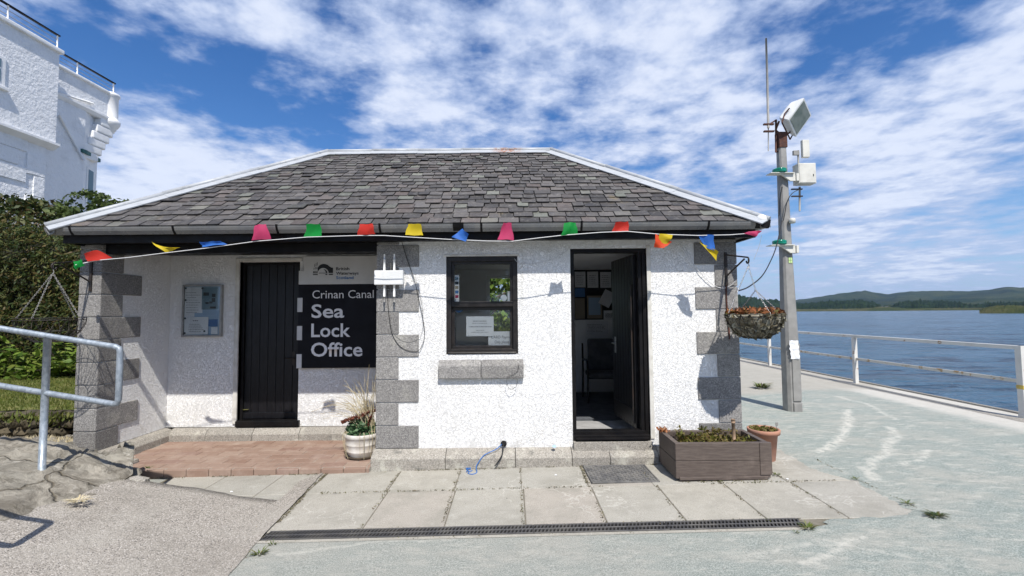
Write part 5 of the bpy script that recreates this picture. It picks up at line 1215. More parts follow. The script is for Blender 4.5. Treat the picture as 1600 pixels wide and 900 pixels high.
# ---------------------------------------------------------------- bunting
YG = 4.66
BT = thing('bunting', 'string of coloured plastic pennants strung across the office gutter', 'bunting', P(640, 371, YG))
sp = [(118, 414), (150, 407), (200, 402.5), (260, 395), (320, 388), (400, 377), (480, 370.5), (560, 368), (600, 368), (640, 370.5), (700, 374), (760, 376.5), (800, 377), (840, 372), (880, 367.5), (940, 363), (980, 361.5), (1030, 366), (1090, 368), (1140, 367), (1180, 364)]
mb = MB(); mb.tube([P(x, y, YG + .01 * sin(x * .05)) for x, y in sp], .0042, 6); build('string', mb, M['cablew'], BT)
FL = [('f_green', [(114, 409), (129, 405.5), (132, 415), (117, 421)]), ('f_red', [(128, 397), (151, 390.5), (175, 403), (137, 409)]), ('f_yellow', [(237, 377.5), (252, 387), (283, 386.5), (258, 394.5)]), ('f_blue', [(311, 378), (345, 376.5), (354, 381.5), (314, 386)]),
      ('f_pink', [(398, 352), (415, 350), (424, 373), (395, 375.5)]), ('f_green', [(480, 350), (500, 350), (503.5, 369), (475, 370)]), ('f_red', [(562, 350), (583, 350), (586, 366), (558, 367.5)]), ('f_yellow', [(637, 350), (657, 350), (660.5, 367.5), (633, 367.5)]),
      ('f_blue', [(705, 371), (722, 356.5), (732, 366), (727, 378)]), ('f_pink', [(787, 348), (799, 348), (803, 375), (777, 374)]), ('f_green', [(882, 348), (900, 347.5), (903, 366), (877, 368)]), ('f_red', [(962, 347), (982, 346), (982.5, 362), (956, 362)]),
      ('f_yellow', [(1027, 386), (1030, 366), (1052, 367), (1044, 380)]), ('f_orange', [(1022, 386), (1024, 365), (1050, 378), (1036, 388)]), ('f_yellow', [(1092, 379), (1103, 383), (1121, 393), (1119, 408)]), ('f_blue', [(1091, 367), (1115, 367), (1118, 393), (1104, 387)]), ('f_pink', [(1162, 364), (1176, 361), (1192, 360), (1180, 370.5)])]
for k, (mt, q) in enumerate(FL):
    yb_ = YG - (.012 if mt in ('f_orange', 'f_blue') else 0); n = 6; vs = []; p4 = [P(x, y, yb_) for x, y in q]
    for s_ in (0, 1):
        for j in range(n + 1):
            for i in range(n + 1):
                u, v = i / n, j / n; p = (p4[0] * (1 - u) + p4[1] * u) * (1 - v) + (p4[3] * (1 - u) + p4[2] * u) * v
                vs.append((p.x + .004 * sin(v * 7 + k), p.y + .012 * sin(u * 5 + k * 2.1 + v * 2) + .005 * sin(u * 11 + v * 6 + k) + .03 * sin(v * 3.0) * (1 if k % 2 else -1) * .4 + s_ * .0012, p.z + .003 * sin(u * 9 + k)))
    m_ = (n + 1) ** 2; fs = []
    for s_ in (0, 1):
        for j in range(n):
            for i in range(n): a_ = s_ * m_ + j * (n + 1) + i; fs.append((a_, a_ + 1, a_ + n + 2, a_ + n + 1) if s_ else (a_, a_ + n + 1, a_ + n + 2, a_ + 1))
    build_np('pennant', vs, fs, M[mt], BT, smooth=True)

# ---------------------------------------------------------------- hanging brackets and baskets
def bracket(xw, label):
    z1 = P(1133, 394, YF - .03).z; z0 = P(1133, 446, YF - .03).z; zz = P(1172, 402, 4.62).z
    t_ = thing('hanging_bracket', label, 'bracket', (xw, YF, z0), 'iron hanging brackets on the office corners')
    mb = MB(); mb.box(xw - .014, xw + .014, YF - .032, YF - .014, z0, z1, .004); build('plate', mb, M['iron'], t_)
    mb = MB(); mb.tube([(xw, YF - .03, z1 - .03), (xw + .02, 4.62, zz)], .008, 8)
    pts = [(xw + .02, 4.62 - .025 * sin(a), zz - .03 + .03 * cos(a)) for a in np.linspace(0, 4.6, 12)]; mb.tube(pts, .008, 8)
    mb.tube([(xw, YF - .03, z0 + .10), (xw + .005, YF - .12, z0 + .14), (xw + .018, 4.68, zz - .01)], .009, 8)
    build('arm', mb, M['iron'], t_); return (xw + .02, 4.61, zz - .06)
hk2 = bracket(P(1133, 420, YF).x, 'black iron bracket on the right corner holding the planted basket')
hk1 = bracket(P(145, 425, YF).x, 'black iron bracket on the left pillar holding the empty basket')
mb = MB(); mb.tube([P(1134.5, 440, YF - .02), P(1135, 470, YF - .02), P(1138, 500, YF - .03), P(1140, 530, YF - .02)], .009, 7); o = build('rusty_rod', mb, M['rustiron'], loc=P(1138, 500, YF)); tag(o, 'thin rusty rod hanging down the quoins below the right bracket', 'rod')
def chain(mb, a, b, link=.02, r=.0022):
    a, b = Vector(a), Vector(b); d = b - a; n = max(3, int(d.length / (link * .8))); z = d.normalized(); u = z.orthogonal().normalized(); v = z.cross(u)
    for k in range(n):
        c = a + d * ((k + .5) / n); s_ = u if k % 2 else v
        mb.tube([c + z * link * .5 * cos(t_) + s_ * link * .28 * sin(t_) for t_ in np.linspace(0, 2 * pi, 9)], r, 4, caps=False)
def basket(hk, r, zr, depth, label, planted):
    cx, cy = hk[0] + (.045 if planted else 0), hk[1] - .0; t_ = thing('hanging_basket', label, 'hanging basket', (cx, cy, zr - depth), 'baskets hanging at the office corners')
    prof = [(r, zr), (r * .97, zr - depth * .25), (r * .86, zr - depth * .55), (r * .66, zr - depth * .82), (r * .40, zr - depth)]
    mb = MB(); n = 48
    for rr, z in (prof[0], (r * 1.0, zr - .02), prof[2], prof[4]):
        mb.tube([(cx + rr * cos(a), cy + rr * sin(a), z) for a in np.linspace(0, 2 * pi, n + 1)], .003, 5, caps=False)
    for k in range(20):
        a0 = 2 * pi * k / 20
        for sg in (-1, 1): mb.tube([(cx + p[0] * 1.01 * cos(a0 + sg * i * .08), cy + p[0] * 1.01 * sin(a0 + sg * i * .08), p[1]) for i, p in enumerate(prof)], .0024, 4)
    build('wire_frame', mb, M['iron'], t_)
    if planted:
        rp = random.Random(4)
        for k in range(4):
            pass
        b = MB(); b.lathe([(p[0] * .965, p[1] + .003) for p in prof[::-1]] + [(r * .9, zr - .02), (.01, zr - .03)], cx, cy, 0, 40)
        for v in b.bm.verts: v.co += Vector((1, 1, .6)) * (.012 * mnoise.noise(v.co * 22))
        build('liner', b, M['cocoa'], t_)
        rr_ = np.random.default_rng(9); N = 420; a = rr_.uniform(0, 2 * pi, N); q = r * .97 * rr_.uniform(0, 1, N) ** .5
        pts = np.stack([cx + q * np.cos(a), cy + q * np.sin(a), zr + rr_.uniform(-.03, .055, N) * 1], 1); v, f = leaf_cloud(pts, rr_.uniform(.018, .045, N), 3, 2.4, .4); build_np('dead_foliage', v, f, M['dry'], t_)
        N = 120; a = rr_.uniform(0, 2 * pi, N); q = r * rr_.uniform(.5, 1, N); pts = np.stack([cx + q * np.cos(a), cy + q * np.sin(a), zr + rr_.uniform(-.02, .03, N)], 1); v, f = leaf_cloud(pts, rr_.uniform(.02, .04, N), 4, 2, .6); build_np('moss', v, f, M['moss'], t_)
        rr2 = np.random.default_rng(19); N = 420; k_ = rr2.uniform(0, 1, N); a = rr2.uniform(0, 2 * pi, N)
        R1 = np.interp(k_, [0, .25, .55, .82, 1], [1, .97, .86, .66, .4]) * r; pts = np.stack([cx + R1 * np.cos(a), cy + R1 * np.sin(a), zr - k_ * depth], 1); v, f = leaf_cloud(pts, rr2.uniform(.02, .045, N), 14, 1.6, 0); build_np('liner_moss', v, f, mat_leaf('coir_tufts', [(.10, .085, .05), (.30, .30, .25), (.17, .15, .09), (.05, .04, .02)], .05), t_)
    mb = MB(); mb.tube([Vector(hk) + Vector((0, 0, .05)), Vector(hk), Vector(hk) + Vector((.01, 0, -.03)), Vector(hk) + Vector((0, 0, -.05))], .004, 6)
    if planted:
        kn = Vector((hk[0] + .065, hk[1], zr + .24)); chain(mb, Vector(hk) + Vector((0, 0, -.03)), kn); chain(mb, kn, (cx + .02, cy - r * .95, zr)); chain(mb, kn, (cx + r * .9, cy - .05, zr)); chain(mb, kn, (cx - .05, cy + r * .95, zr)); chain(mb, Vector(hk) + Vector((0, 0, -.03)), (cx - r * .97, cy, zr + .02))
    else:
        for a in (3.5, 5.0, 6.4, 1.6): chain(mb, Vector(hk) + Vector((0, 0, -.04)), (cx + r * cos(a), cy + r * sin(a), zr))
    build('chain', mb, M['steel'] if planted else M['pole'], t_)
basket(hk2, .265, P(1180, 491, 4.6).z, .235, 'moss lined hanging basket of withered orange-brown plants at the right corner', True)
basket(hk1, .265, P(80, 497, 4.6).z, .235, 'empty wire hanging basket on chains at the left pillar', False)
q = MB(); c = P(1220, 492, 4.5); q.prism([(c.x - .02, c.z - .01), (c.x + .018, c.z - .012), (c.x + .02, c.z + .012), (c.x - .015, c.z + .016)], 'y', 4.49, 4.495); o = build('plant_tag', q, M['f_pink'], loc=c); tag(o, 'small pink tag on the right rim of the hanging basket', 'tag')

# ---------------------------------------------------------------- pots and planter
def white_pot():
    c = G(563, 692); cx, cy, z0 = -1.715, 5.34, -.012; r = .205
    t_ = thing('barrel_pot', 'white barrel-shaped pot standing on the tiles beside the granite corner', 'plant pot', (cx, cy, z0))
    mb = MB(); mb.lathe([(.13, 0), (.145, .0), (.152, .02), (.178, .07), (.180, .078), (.176, .082), (.192, .145), (.196, .152), (.192, .158), (.203, .22), (.212, .228), (.214, .262), (.205, .27), (.19, .268), (.185, .22), (.02, .215)], cx, cy, z0, 40)
    build('pot', mb, M['potw'], t_)
    mb = MB(); mb.lathe([(.17, 0), (.185, .006), (.19, .02), (.18, .02), (.02, .012)], cx, cy, z0 + .0, 32); build('saucer', mb, M['soil'], t_)
    zt_ = z0 + .25
    r_ = np.random.default_rng(2); N = 900; v = r_.normal(size=(N, 3)); v /= np.linalg.norm(v, axis=1)[:, None]; v[:, 2] = abs(v[:, 2])
    pts = np.array([cx - .01, cy, zt_]) + v * np.array([.19, .17, .20]) * r_.uniform(.5, 1, N)[:, None]; vv, f = leaf_cloud(pts, r_.uniform(.022, .045, N), 3, 1.5, .6); build_np('leaves', vv, f, M['sedum'], t_)
    cs = []
    for (hx, hy, hz, L, a) in ((-.13, -.12, .225, .16, .35), (-.02, -.1, .26, .2, .3), (.09, -.05, .30, .15, .2), (.11, -.1, .22, .1, 1.3), (.0, .05, .30, .1, .2)):
        n = 170; u = r_.uniform(-.5, .5, n) * L; cs.append(np.stack([cx + hx + u * cos(a), cy + hy + r_.normal(size=n) * .022, zt_ + hz - .05 + u * sin(a) + r_.normal(size=n) * .011], 1))
    cs = np.concatenate(cs); vv, f = leaf_cloud(cs, r_.uniform(.012, .022, len(cs)), 5, 1.2); build_np('flower_heads', vv, f, M['redfl'], t_)
    mb = MB(); rp = random.Random(6)
    for k in range(75):
        x0_, y0_ = cx + .05 + rp.uniform(-.07, .1), cy + rp.uniform(-.1, .05); a = rp.gauss(0, 1); L = rp.uniform(.45, .85); lean = rp.uniform(-1, .35) if k % 5 else rp.uniform(-1.6, -.7)
        pts = []
        for q in range(8):
            f_ = q / 7; pts.append((x0_ + lean * .34 * f_ ** 1.7, y0_ - .16 * rp.random() * 0 + .12 * sin(a) * f_ ** 1.5 - .06 * f_, zt_ + L * (f_ - .42 * abs(lean) * f_ ** 2.4)))
        mb.tube(pts, [.0036 * (1 - .6 * q / 7) for q in range(8)], 4)
    for k in range(12):
        a = rp.uniform(-2.4, -.6); L = rp.uniform(.2, .3); pts = [(cx + cos(a) * .19 + cos(a) * .05 * sin(f_ * 3) , cy + sin(a) * (.19 + .05 * sin(f_ * 3)), zt_ + .05 - L * f_ ** 1.3 + .05 * sin(f_ * 3)) for f_ in np.linspace(0, 1, 7)]; mb.tube(pts, .0018, 4)
    build('straw_grass', mb, M['straw'], t_)
white_pot()
def planter():
    x0_, x1_, y0_, y1_, z0, z1 = 1.535, 2.43, 4.44, 4.94, g(2) + .03, .345
    t_ = thing('planter_box', 'large square brown wooden planter box by the office corner', 'planter', (2, 4.65, g(2)))
    th = .048
    for nm, bx in (('front_panel', (x0_, x1_, y0_, y0_ + th)), ('back_panel', (x0_, x1_, y1_ - th, y1_)), ('side_panel', (x0_, x0_ + th, y0_ + th, y1_ - th)), ('side_panel', (x1_ - th, x1_, y0_ + th, y1_ - th))):
        mb = MB(); h3 = (z1 - z0) / 2
        for k in range(2): mb.box(bx[0], bx[1], bx[2], bx[3], z0 + k * h3 + (.0012 if k else 0), z0 + (k + 1) * h3 - (.0 if k else .0012), .005, 2)
        build(nm, mb, M['box'], t_)
    mb = MB(); mb.box(x0_ + .03, x1_ - .03, y0_ - .012, y0_ + .03, z0 - .012, z0 + .018, .004); mb.box(x1_ - .10, x1_ + .012, y0_ - .008, y0_ + .03, z0 + .03, z1 + .002, .004); build('batten', mb, M['box'], t_)
    for xx in (x0_ + .15, x1_ - .2):
        for yy in (y0_ + .04, y1_ - .12): mb = MB().box(xx, xx + .1, yy, yy + .09, g(2) + .005, z0 + .005, .01); build('foot', mb, M['plinth'], t_)
    mb = MB(); mb.poly([(x0_ + th, y0_ + th, z1 - .09), (x1_ - th, y0_ + th, z1 - .09), (x1_ - th, y1_ - th, z1 - .09), (x0_ + th, y1_ - th, z1 - .09)]); build('soil', mb, M['soil'], t_)
    r_ = np.random.default_rng(12); cs = []
    for k in range(46):
        cx, cy = r_.uniform(x0_ + .12, x1_ - .12), r_.uniform(y0_ + .08, y1_ - .1); hh = r_.uniform(.04, .13) * (1.3 if cy > 4.6 else 1); n = 34; u = r_.uniform(0, 1, n)
        cs.append(np.stack([cx + r_.normal(size=n) * .025, cy + r_.normal(size=n) * .025, z1 - .09 + u * hh], 1))
    cs = np.concatenate(cs); vv, f = leaf_cloud(cs, r_.uniform(.012, .028, len(cs)), 5, 2.2, .6); build_np('moss_and_weeds', vv, f, M['moss'], t_)
    n = 60; cs = np.stack([x0_ + .03 + r_.normal(size=n) * .022, y1_ - .06 + r_.normal(size=n) * .02, z1 + .01 + abs(r_.normal(size=n)) * .012], 1); vv, f = leaf_cloud(cs, r_.uniform(.015, .03, n), 7, 1.8); build_np('dead_leaves', vv, f, M['dry'], t_)
    c = P(1146, 655, 4.72); mb = MB(); mb.tube([(c.x, 4.72, z1 - .12), (c.x - .004, 4.72, c.z - .02)], .017, 10); mb.tube([(c.x - .004, 4.72, c.z - .035), (c.x - .004, 4.72, c.z)], .020, 10); o = build('wooden_stake', mb, M['cane'], loc=(c.x, 4.72, z1 - .1)); tag(o, 'short round wooden stake standing upright in the planter soil', 'stake')
planter()
def tpot():
    cx, cy, z0 = 2.69, 5.03, g(2.6) + .0; zt_ = P(1184, 671, 4.98).z; h = zt_ - z0
    t_ = thing('terracotta_pot', 'round terracotta pot behind the right end of the planter', 'plant pot', (cx, cy, z0))
    mb = MB(); mb.lathe([(.10, 0), (.105, .01), (.135, h - .05), (.158, h - .048), (.162, h - .005), (.155, h), (.142, h - .002), (.138, h - .03), (.01, h - .03)], cx, cy, z0, 36); build('pot', mb, M['terra'], t_)
    r_ = np.random.default_rng(8); N = 320; a = r_.uniform(0, 2 * pi, N); q = .135 * r_.uniform(0, 1, N) ** .5; cs = np.stack([cx + q * np.cos(a), cy + q * np.sin(a), zt_ - .03 + r_.uniform(0, .035, N)], 1); vv, f = leaf_cloud(cs, r_.uniform(.012, .024, N), 5, 2, .6); build_np('moss', vv, f, M['moss'], t_)
    mb = MB(); mb.tube([(cx + .13, cy - .02, zt_ - .03), (cx + .135, cy - .02, zt_ + .06)], .003, 5); mb.box(cx + .12, cx + .145, cy - .025, cy - .02, zt_ + .03, zt_ + .065); build('plant_label', mb, M['pole'], t_)
tpot()
# ---------------------------------------------------------------- mat, drain
def doormat():
    a = [G(908, 724), G(1008, 723), G(1023, 752), G(921, 757)]; c = sum(a, Vector()) / 4
    x0_, x1_, y0_, y1_ = .73, 1.38, 4.44, 4.92; z = g(1.05) + .009
    t_ = thing('door_mat', 'black rubber link mat lying on the slabs before the open door', 'door mat', (1.05, 4.68, z))
    mb = MB(); mb.box(x0_, x1_, y0_, y1_, z, z + .007, .003)
    n = 17; mr = 12
    for j in range(mr):
        for i in range(n):
            x = x0_ + .018 + (x1_ - x0_ - .036) * (i + .5) / n; y = y0_ + .018 + (y1_ - y0_ - .036) * (j + .5) / mr
            mb.box(-.016, .016, -.0055, .0055, 0, .012, .003, 1, M=Matrix.Translation((x, y, z + .005)) @ Matrix.Rotation(radians(38 if (i + j) % 2 else -38), 4, 'Z'))
    ring2 = [(x0_, x1_, y0_, y0_ + .014), (x0_, x1_, y1_ - .014, y1_), (x0_, x0_ + .014, y0_, y1_), (x1_ - .014, x1_, y0_, y1_)]
    for q in ring2: mb.box(*q, z + .004, z + .015, .003)
    bmesh.ops.transform(mb.bm, matrix=Matrix.Translation((1.06, 4.68, 0)) @ Matrix.Rotation(radians(1.0), 4, 'Z') @ Matrix.Translation((-1.06, -4.68, 0)), verts=mb.bm.verts)
    build('mat', mb, M['rubber'], t_)
doormat()
def drain():
    xa, xb, ya, yb = -1.86, 2.15, 3.475, 3.61
    t_ = thing('drain_channel', 'long black slotted drain running across the paving in front', 'drain', (.16, 3.54, g(.16)))
    RM = Matrix.Rotation(-math.atan(GS), 4, 'Y')
    mb = MB(); mb.poly([gp(xa, ya, .009), gp(xb, ya, .009), gp(xb, yb, .009), gp(xa, yb, .009)]); build('channel', mb, M['dark'], t_)
    ns = 4; L = (xb - xa) / ns
    for s_ in range(ns):
        mb = MB(); a0, b0 = xa + s_ * L + .002, xa + (s_ + 1) * L - .002; zc_ = g((a0 + b0) / 2) + .011
        def rot(m2): bmesh.ops.transform(m2.bm, matrix=Matrix.Translation(((a0 + b0) / 2, 0, zc_)) @ RM @ Matrix.Translation((-(a0 + b0) / 2, 0, -zc_)), verts=m2.bm.verts)
        for (y0_, y1_) in ((ya, ya + .012), (yb - .012, yb), ((ya + yb) / 2 - .006, (ya + yb) / 2 + .006)): mb.box(a0, b0, y0_, y1_, zc_, zc_ + .014, .002, 1)
        n = 36
        for k in range(n + 1):
            x = a0 + (b0 - a0) * k / n
            for yc in (ya + .036, yb - .036): mb.box(-.0055, .0055, -.029, .029, 0, .012, 0, 1, M=Matrix.Translation((x, yc, zc_)) @ Matrix.Rotation(radians(-16), 4, 'Z'))
        rot(mb); build('grate', mb, M['cast'], t_)
    
drain()
mb = MB(); mb.poly([gp(-1.88, 3.437, .0165), gp(2.18, 3.437, .0165), gp(2.18, 3.475, .0165), gp(-1.88, 3.475, .0165)]); struct('drain_bedding', mb, M['slab'])

# ---------------------------------------------------------------- lamp pole and its fittings
YP = 7.06
LP = thing('lamp_pole', 'tall grey steel pole with a floodlight standing on the quay right of the office', 'lamp pole', G(1238, 641))
b0 = G(1238, 641); PX, PY = b0.x, b0.y; z0 = b0.z
def pz(py): return P(1235, py, PY).z
def px_(px, py=300): return P(px, py, PY).x
mb = MB(); n = 8
def octo(cx, cy, r, z, ch=.35):
    k = r * (1 - ch); return [(cx - r, cy - k, z), (cx - k, cy - r, z), (cx + k, cy - r, z), (cx + r, cy - k, z), (cx + r, cy + k, z), (cx + k, cy + r, z), (cx - k, cy + r, z), (cx - r, cy + k, z)]
rings = [[mb.bm.verts.new(p) for p in octo(PX + dx, PY, r, z)] for r, z, dx in ((.108, z0 - .02, 0), (.106, z0 + .9, 0), (.078, pz(400), -.005), (.058, pz(228), -.01))]
for a, b in zip(rings, rings[1:]):
    for k in range(8): mb.bm.faces.new((a[k], a[(k + 1) % 8], b[(k + 1) % 8], b[k]))
mb.bm.faces.new(rings[-1]); build('shaft', mb, M['pole'], LP)
mb = MB(); mb.box(PX - .045, PX + .085, PY - .125, PY - .09, z0 + .16, z0 + 1.05, .012); mb.box(PX - .045, PX + .085, PY - .13, PY - .09, z0 - .01, z0 + .14, .012); build('hatch', mb, M['pole'], LP)
mb = MB(); mb.box(PX - .075, PX + .055, PY - .07, PY + .06, pz(232), pz(208), .006); zc_ = pz(210)
mb.tube([(PX - .01, PY, zc_), (px_(1213), PY - .05, pz(205)), (px_(1216), PY - .1, pz(193))], .016, 7); mb.tube([(PX - .01, PY, zc_), (px_(1232), PY - .02, pz(211)), (px_(1247), PY + .05, pz(200))], .016, 7)
build('lamp_bracket', mb, M['rustiron'], LP)
# floodlight head: tapering white housing, glass facing down to the right
def flood():
    c = Vector((px_(1243), PY - .06, pz(186)))
    ax = Vector((.46, -.80, -.38)).normalized()          # aim
    upv = Vector((.50, .10, .86)); upv = (upv - ax * upv.dot(ax)).normalized(); side = upv.cross(ax).normalized()
    def q(a, s_, u): return c + ax * a + side * s_ + upv * u
    mb = MB()
    R = [(-.17, .11, .10), (-.10, .17, .16), (.06, .20, .215), (.09, .205, .22)]
    rg_ = [[mb.bm.verts.new(q(a, s1 * s_, u1 * u)) for s1, u1 in ((-1, -1), (1, -1), (1, 1), (-1, 1))] for a, s_, u in R]
    for a, b in zip(rg_, rg_[1:]):
        for k in range(4): mb.bm.faces.new((a[k], a[(k + 1) % 4], b[(k + 1) % 4], b[k]))
    mb.bm.faces.new(rg_[0]); mb.bm.faces.new(rg_[-1]); bmesh.ops.recalc_face_normals(mb.bm, faces=mb.bm.faces); bmesh.ops.bevel(mb.bm, geom=mb.bm.edges[:], offset=.01, segments=2, affect='EDGES')
    hd = build('lamp_head', mb, M['plast'], LP)
    mb = MB(); vs = [mb.bm.verts.new(q(.095, s1 * .17, u1 * .185)) for s1, u1 in ((-1, -1), (1, -1), (1, 1), (-1, 1))]; v2 = [mb.bm.verts.new(q(.088, s1 * .17, u1 * .185)) for s1, u1 in ((-1, -1), (1, -1), (1, 1), (-1, 1))]
    mb.bm.faces.new(vs); mb.bm.faces.new(v2[::-1])
    for k in range(4): mb.bm.faces.new((vs[k], vs[(k + 1) % 4], v2[(k + 1) % 4], v2[k]))
    build('lamp_glass', mb, simple('lamp_glass', (.10, .13, .10), (.20, .22, .19), 5, .12, 0, spec=.8), hd)
    mb = MB()
    for s_ in (-1, 1): mb.tube([q(-.02, s_ * .21, 0), q(-.02, s_ * .225, -.12), q(.02, s_ * .2, -.27)], .011, 6)
    mb.tube([q(.02, -.2, -.27), q(.02, .2, -.27)], .011, 6); build('yoke', mb, M['rustiron'], hd)
flood()
# whip aerial
AE = thing('whip_aerial', 'long thin grey whip aerial on a rusty bracket at the top of the pole', 'aerial', P(1200, 235, PY))
mb = MB(); mb.tube([P(1200.5, 200, PY), P(1199, 130, PY), P(1197, 60, PY)], [.019, .018, .015], 8); mb.tube([P(1200.5, 200, PY), P(1200.5, 236, PY)], .008, 6); build('mast', mb, M['pole'], AE)
mb = MB(); 
for py in (194, 205): mb.box(px_(1197), px_(1213), PY - .02, PY + .02, pz(py) - .012, pz(py) + .012, .003)
mb.tube([P(1212.5, 187, PY), P(1212.5, 238, PY)], .018, 4); mb.tube([P(1212, 188, PY), P(1204, 193, PY)], .012, 4); mb.tube([P(1213, 238, PY), P(1224, 232, PY)], .012, 4); mb.tube([P(1213, 211, PY), P(1220, 211, PY)], .014, 4); build('bracket', mb, M['rustiron'], AE)
# panel antenna
AN = thing('panel_antenna', 'small upright white panel antenna above the box on the pole', 'aerial', P(1255, 250, PY))
a, b = P(1249, 221, PY), P(1261, 248, PY); mb = MB(); mb.box(a.x, b.x, PY - .08, PY - .02, b.z, a.z, .012, 3); build('case', mb, M['plastc'], AN)
mb = MB(); mb.tube([P(1247, 235, PY), P(1247.5, 258, PY)], .014, 8); mb.box(px_(1241), px_(1250), PY - .03, PY + .01, pz(243), pz(236), .004); build('bracket', mb, M['pole'], AN)
# weatherproof box
JB = thing('junction_box', 'square cream equipment box on the right side of the lamp pole', 'equipment box', P(1253, 290, PY))
a, b = P(1239, 259, PY), P(1267, 290, PY); mb = MB(); mb.box(a.x, b.x, PY - .14, PY + .02, b.z, a.z, .008); build('case', mb, M['plastc'], JB)
mb = MB(); mb.box(a.x + .012, b.x - .012, PY - .146, PY - .139, b.z + .012, a.z - .012, .003); build('lid', mb, M['plastc'], JB)
mb = MB(); mb.tube([(b.x - .05, PY - .150, (a.z + b.z) / 2 - .05), (b.x - .05, PY - .150, (a.z + b.z) / 2 - .02)], .006, 6); build('latch', mb, M['papdk'], JB)
DA = thing('stub_aerial', 'short downward stub aerial on black arms under the equipment box', 'aerial', P(1249, 330, PY))
mb = MB(); mb.tube([P(1249.5, 292, PY), P(1249.5, 330, PY)], [.016, .014], 8); build('rod', mb, M['pole'], DA)
mb = MB()
for py in (296, 307): mb.box(px_(1236), px_(1253), PY - .025, PY + .005, pz(py) - .01, pz(py) + .01, .003)
build('arm', mb, M['iron'], DA)
# two green lights on white brackets
def beacon(px, py, label):
    c = P(px, py, PY); t_ = thing('green_beacon', label, 'beacon', c, 'green beacons on the lamp pole')
    a = P(px - 10, py, PY - .05); b = P(1241, py, PY - .05)
    mb = MB(); mb.prism([(a.x, c.z - .005), (c.x + .12, c.z - .005), (b.x - .03, c.z - .005), (b.x - .03, c.z - .13), (b.x - .11, c.z - .13), (c.x + .02, c.z - .035)], 'y', PY - .13, PY - .10, .003); mb.box(a.x - .05, b.x - .06, PY - .17, PY - .02, c.z - .012, c.z, .004); mb.box(b.x - .02, b.x + .02, PY - .14, PY - .04, c.z - .13, c.z - .01, .006); build('bracket', mb, M['plastc'], t_)
    mb = MB(); mb.lathe([(.075, 0), (.10, .008), (.105, .03), (.098, .04), (.105, .05), (.10, .07), (.07, .082), (.01, .085)], c.x, PY - .09, c.z, 24); build('lens', mb, M['greenl'], t_)
beacon(1213, 274, 'upper green lens beacon on a white bracket high on the pole')
beacon(1213, 384.5, 'lower green lens beacon on a white bracket at eaves level')
c = P(1236, 345, PY - .09); mb = MB(); mb.lathe([(.02, -.05), (.045, -.04), (.05, 0), (.042, .03), (.01, .04)], c.x, c.y - .03, c.z, 16); o = build('light_sensor', mb, M['plastc'], loc=c); tag(o, 'small cream dome sensor halfway up the lamp pole', 'sensor')
cable('cable', 'short black cable with a plug dangling beside the upper beacon', [P(1222, 292, PY - .1), P(1219, 310, PY - .11), P(1218, 330, PY - .1), P(1217, 338, PY - .1)], .008, M['cable'])
cable('cable', 'black cable curving round the pole below the equipment box', [P(1249, 296, PY - .1), P(1238, 302, PY - .12), P(1230, 315, PY - .12), P(1226, 335, PY - .11), P(1224, 345, PY - .1)], .006, M['cable'])
mb = MB(); rp = random.Random(3); V, Fc = [], []; n = 14
for j in range(n + 1):
    for i in range(9):
        u, v = i / 8, j / n; p = P(1233 + 14 * u + 3 * v, 532 + 29 * v, PY - .135); V.append((p.x + .006 * sin(j * 1.7), p.y + .018 * mnoise.noise(Vector((u * 4, v * 6, 1))), p.z + .01 * mnoise.noise(Vector((u * 5, v * 3, 4)))))
for j in range(n):
    for i in range(8): a_ = j * 9 + i; Fc.append((a_, a_ + 9, a_ + 10, a_ + 1))
o = build_np('notice_sleeve', V, Fc, M['paper'], loc=P(1240, 560, PY), smooth=True); tag(o, 'crumpled white paper notice tied to the lower pole', 'notice')
c = P(1235, 406, PY - .085); mb = MB()
for i in (0, 1):
    for j in (0, 1): mb.box(c.x - .028 + i * .03, c.x - .002 + i * .03, c.y - .003, c.y, c.z - .05 + j * .045, c.z - .01 + j * .045)
o = build('pole_sticker', mb, mat_flat('lime_sticker', (.45, .62, .25), .5), loc=c); tag(o, 'small yellow-green chequered sticker on the pole below the lower beacon', 'sticker')

# ---------------------------------------------------------------- railings
def quay_rail():
    RX = 7.12; t_ = thing('quay_railing', 'white rust-spotted two-bar railing along the edge of the quay', 'railing', (RX, 9, g(RX)))
    z = g(RX); ys = [6.5, 9.65, 12.85, 16.0, 19.2, 22.4, 25.6]
    for k, y in enumerate(ys):
        mb = MB(); s_ = .035 if k else .042; mb.box(RX - s_, RX + s_, y - s_, y + s_, z - .02, z + 1.0, .005)
        if k == 0: mb.box(RX - s_ - .004, RX + s_ + .004, y - s_ - .004, y + s_ + .004, z, z + .05, .003)
        po = build('post', mb, M['rail'], t_)
        if k == 0:
            mb = MB().box(RX - .047, RX + .047, y - .047, y + .047, z + .40, z + .455, .004); build('tape', mb, simple('yellow_tape', (.6, .45, .08), (.4, .3, .1), 9, .6, .1), po)
    mb = MB(); mb.box(RX - .03, RX + .03, ys[0] - .03, ys[-1], z + .945, z + 1.0, .004); build('top_bar', mb, mat_paint_rust('top_bar_paint', (.62, .61, .57), amt=.60, scale=5), t_)
    mb = MB(); mb.box(RX - .012, RX + .012, ys[0], ys[-1], z + .48, z + .53, .003); build('lower_bar', mb, mat_paint_rust('lower_bar_paint', (.56, .54, .48), (.35, .22, .08), .54, 6), t_)
quay_rail()
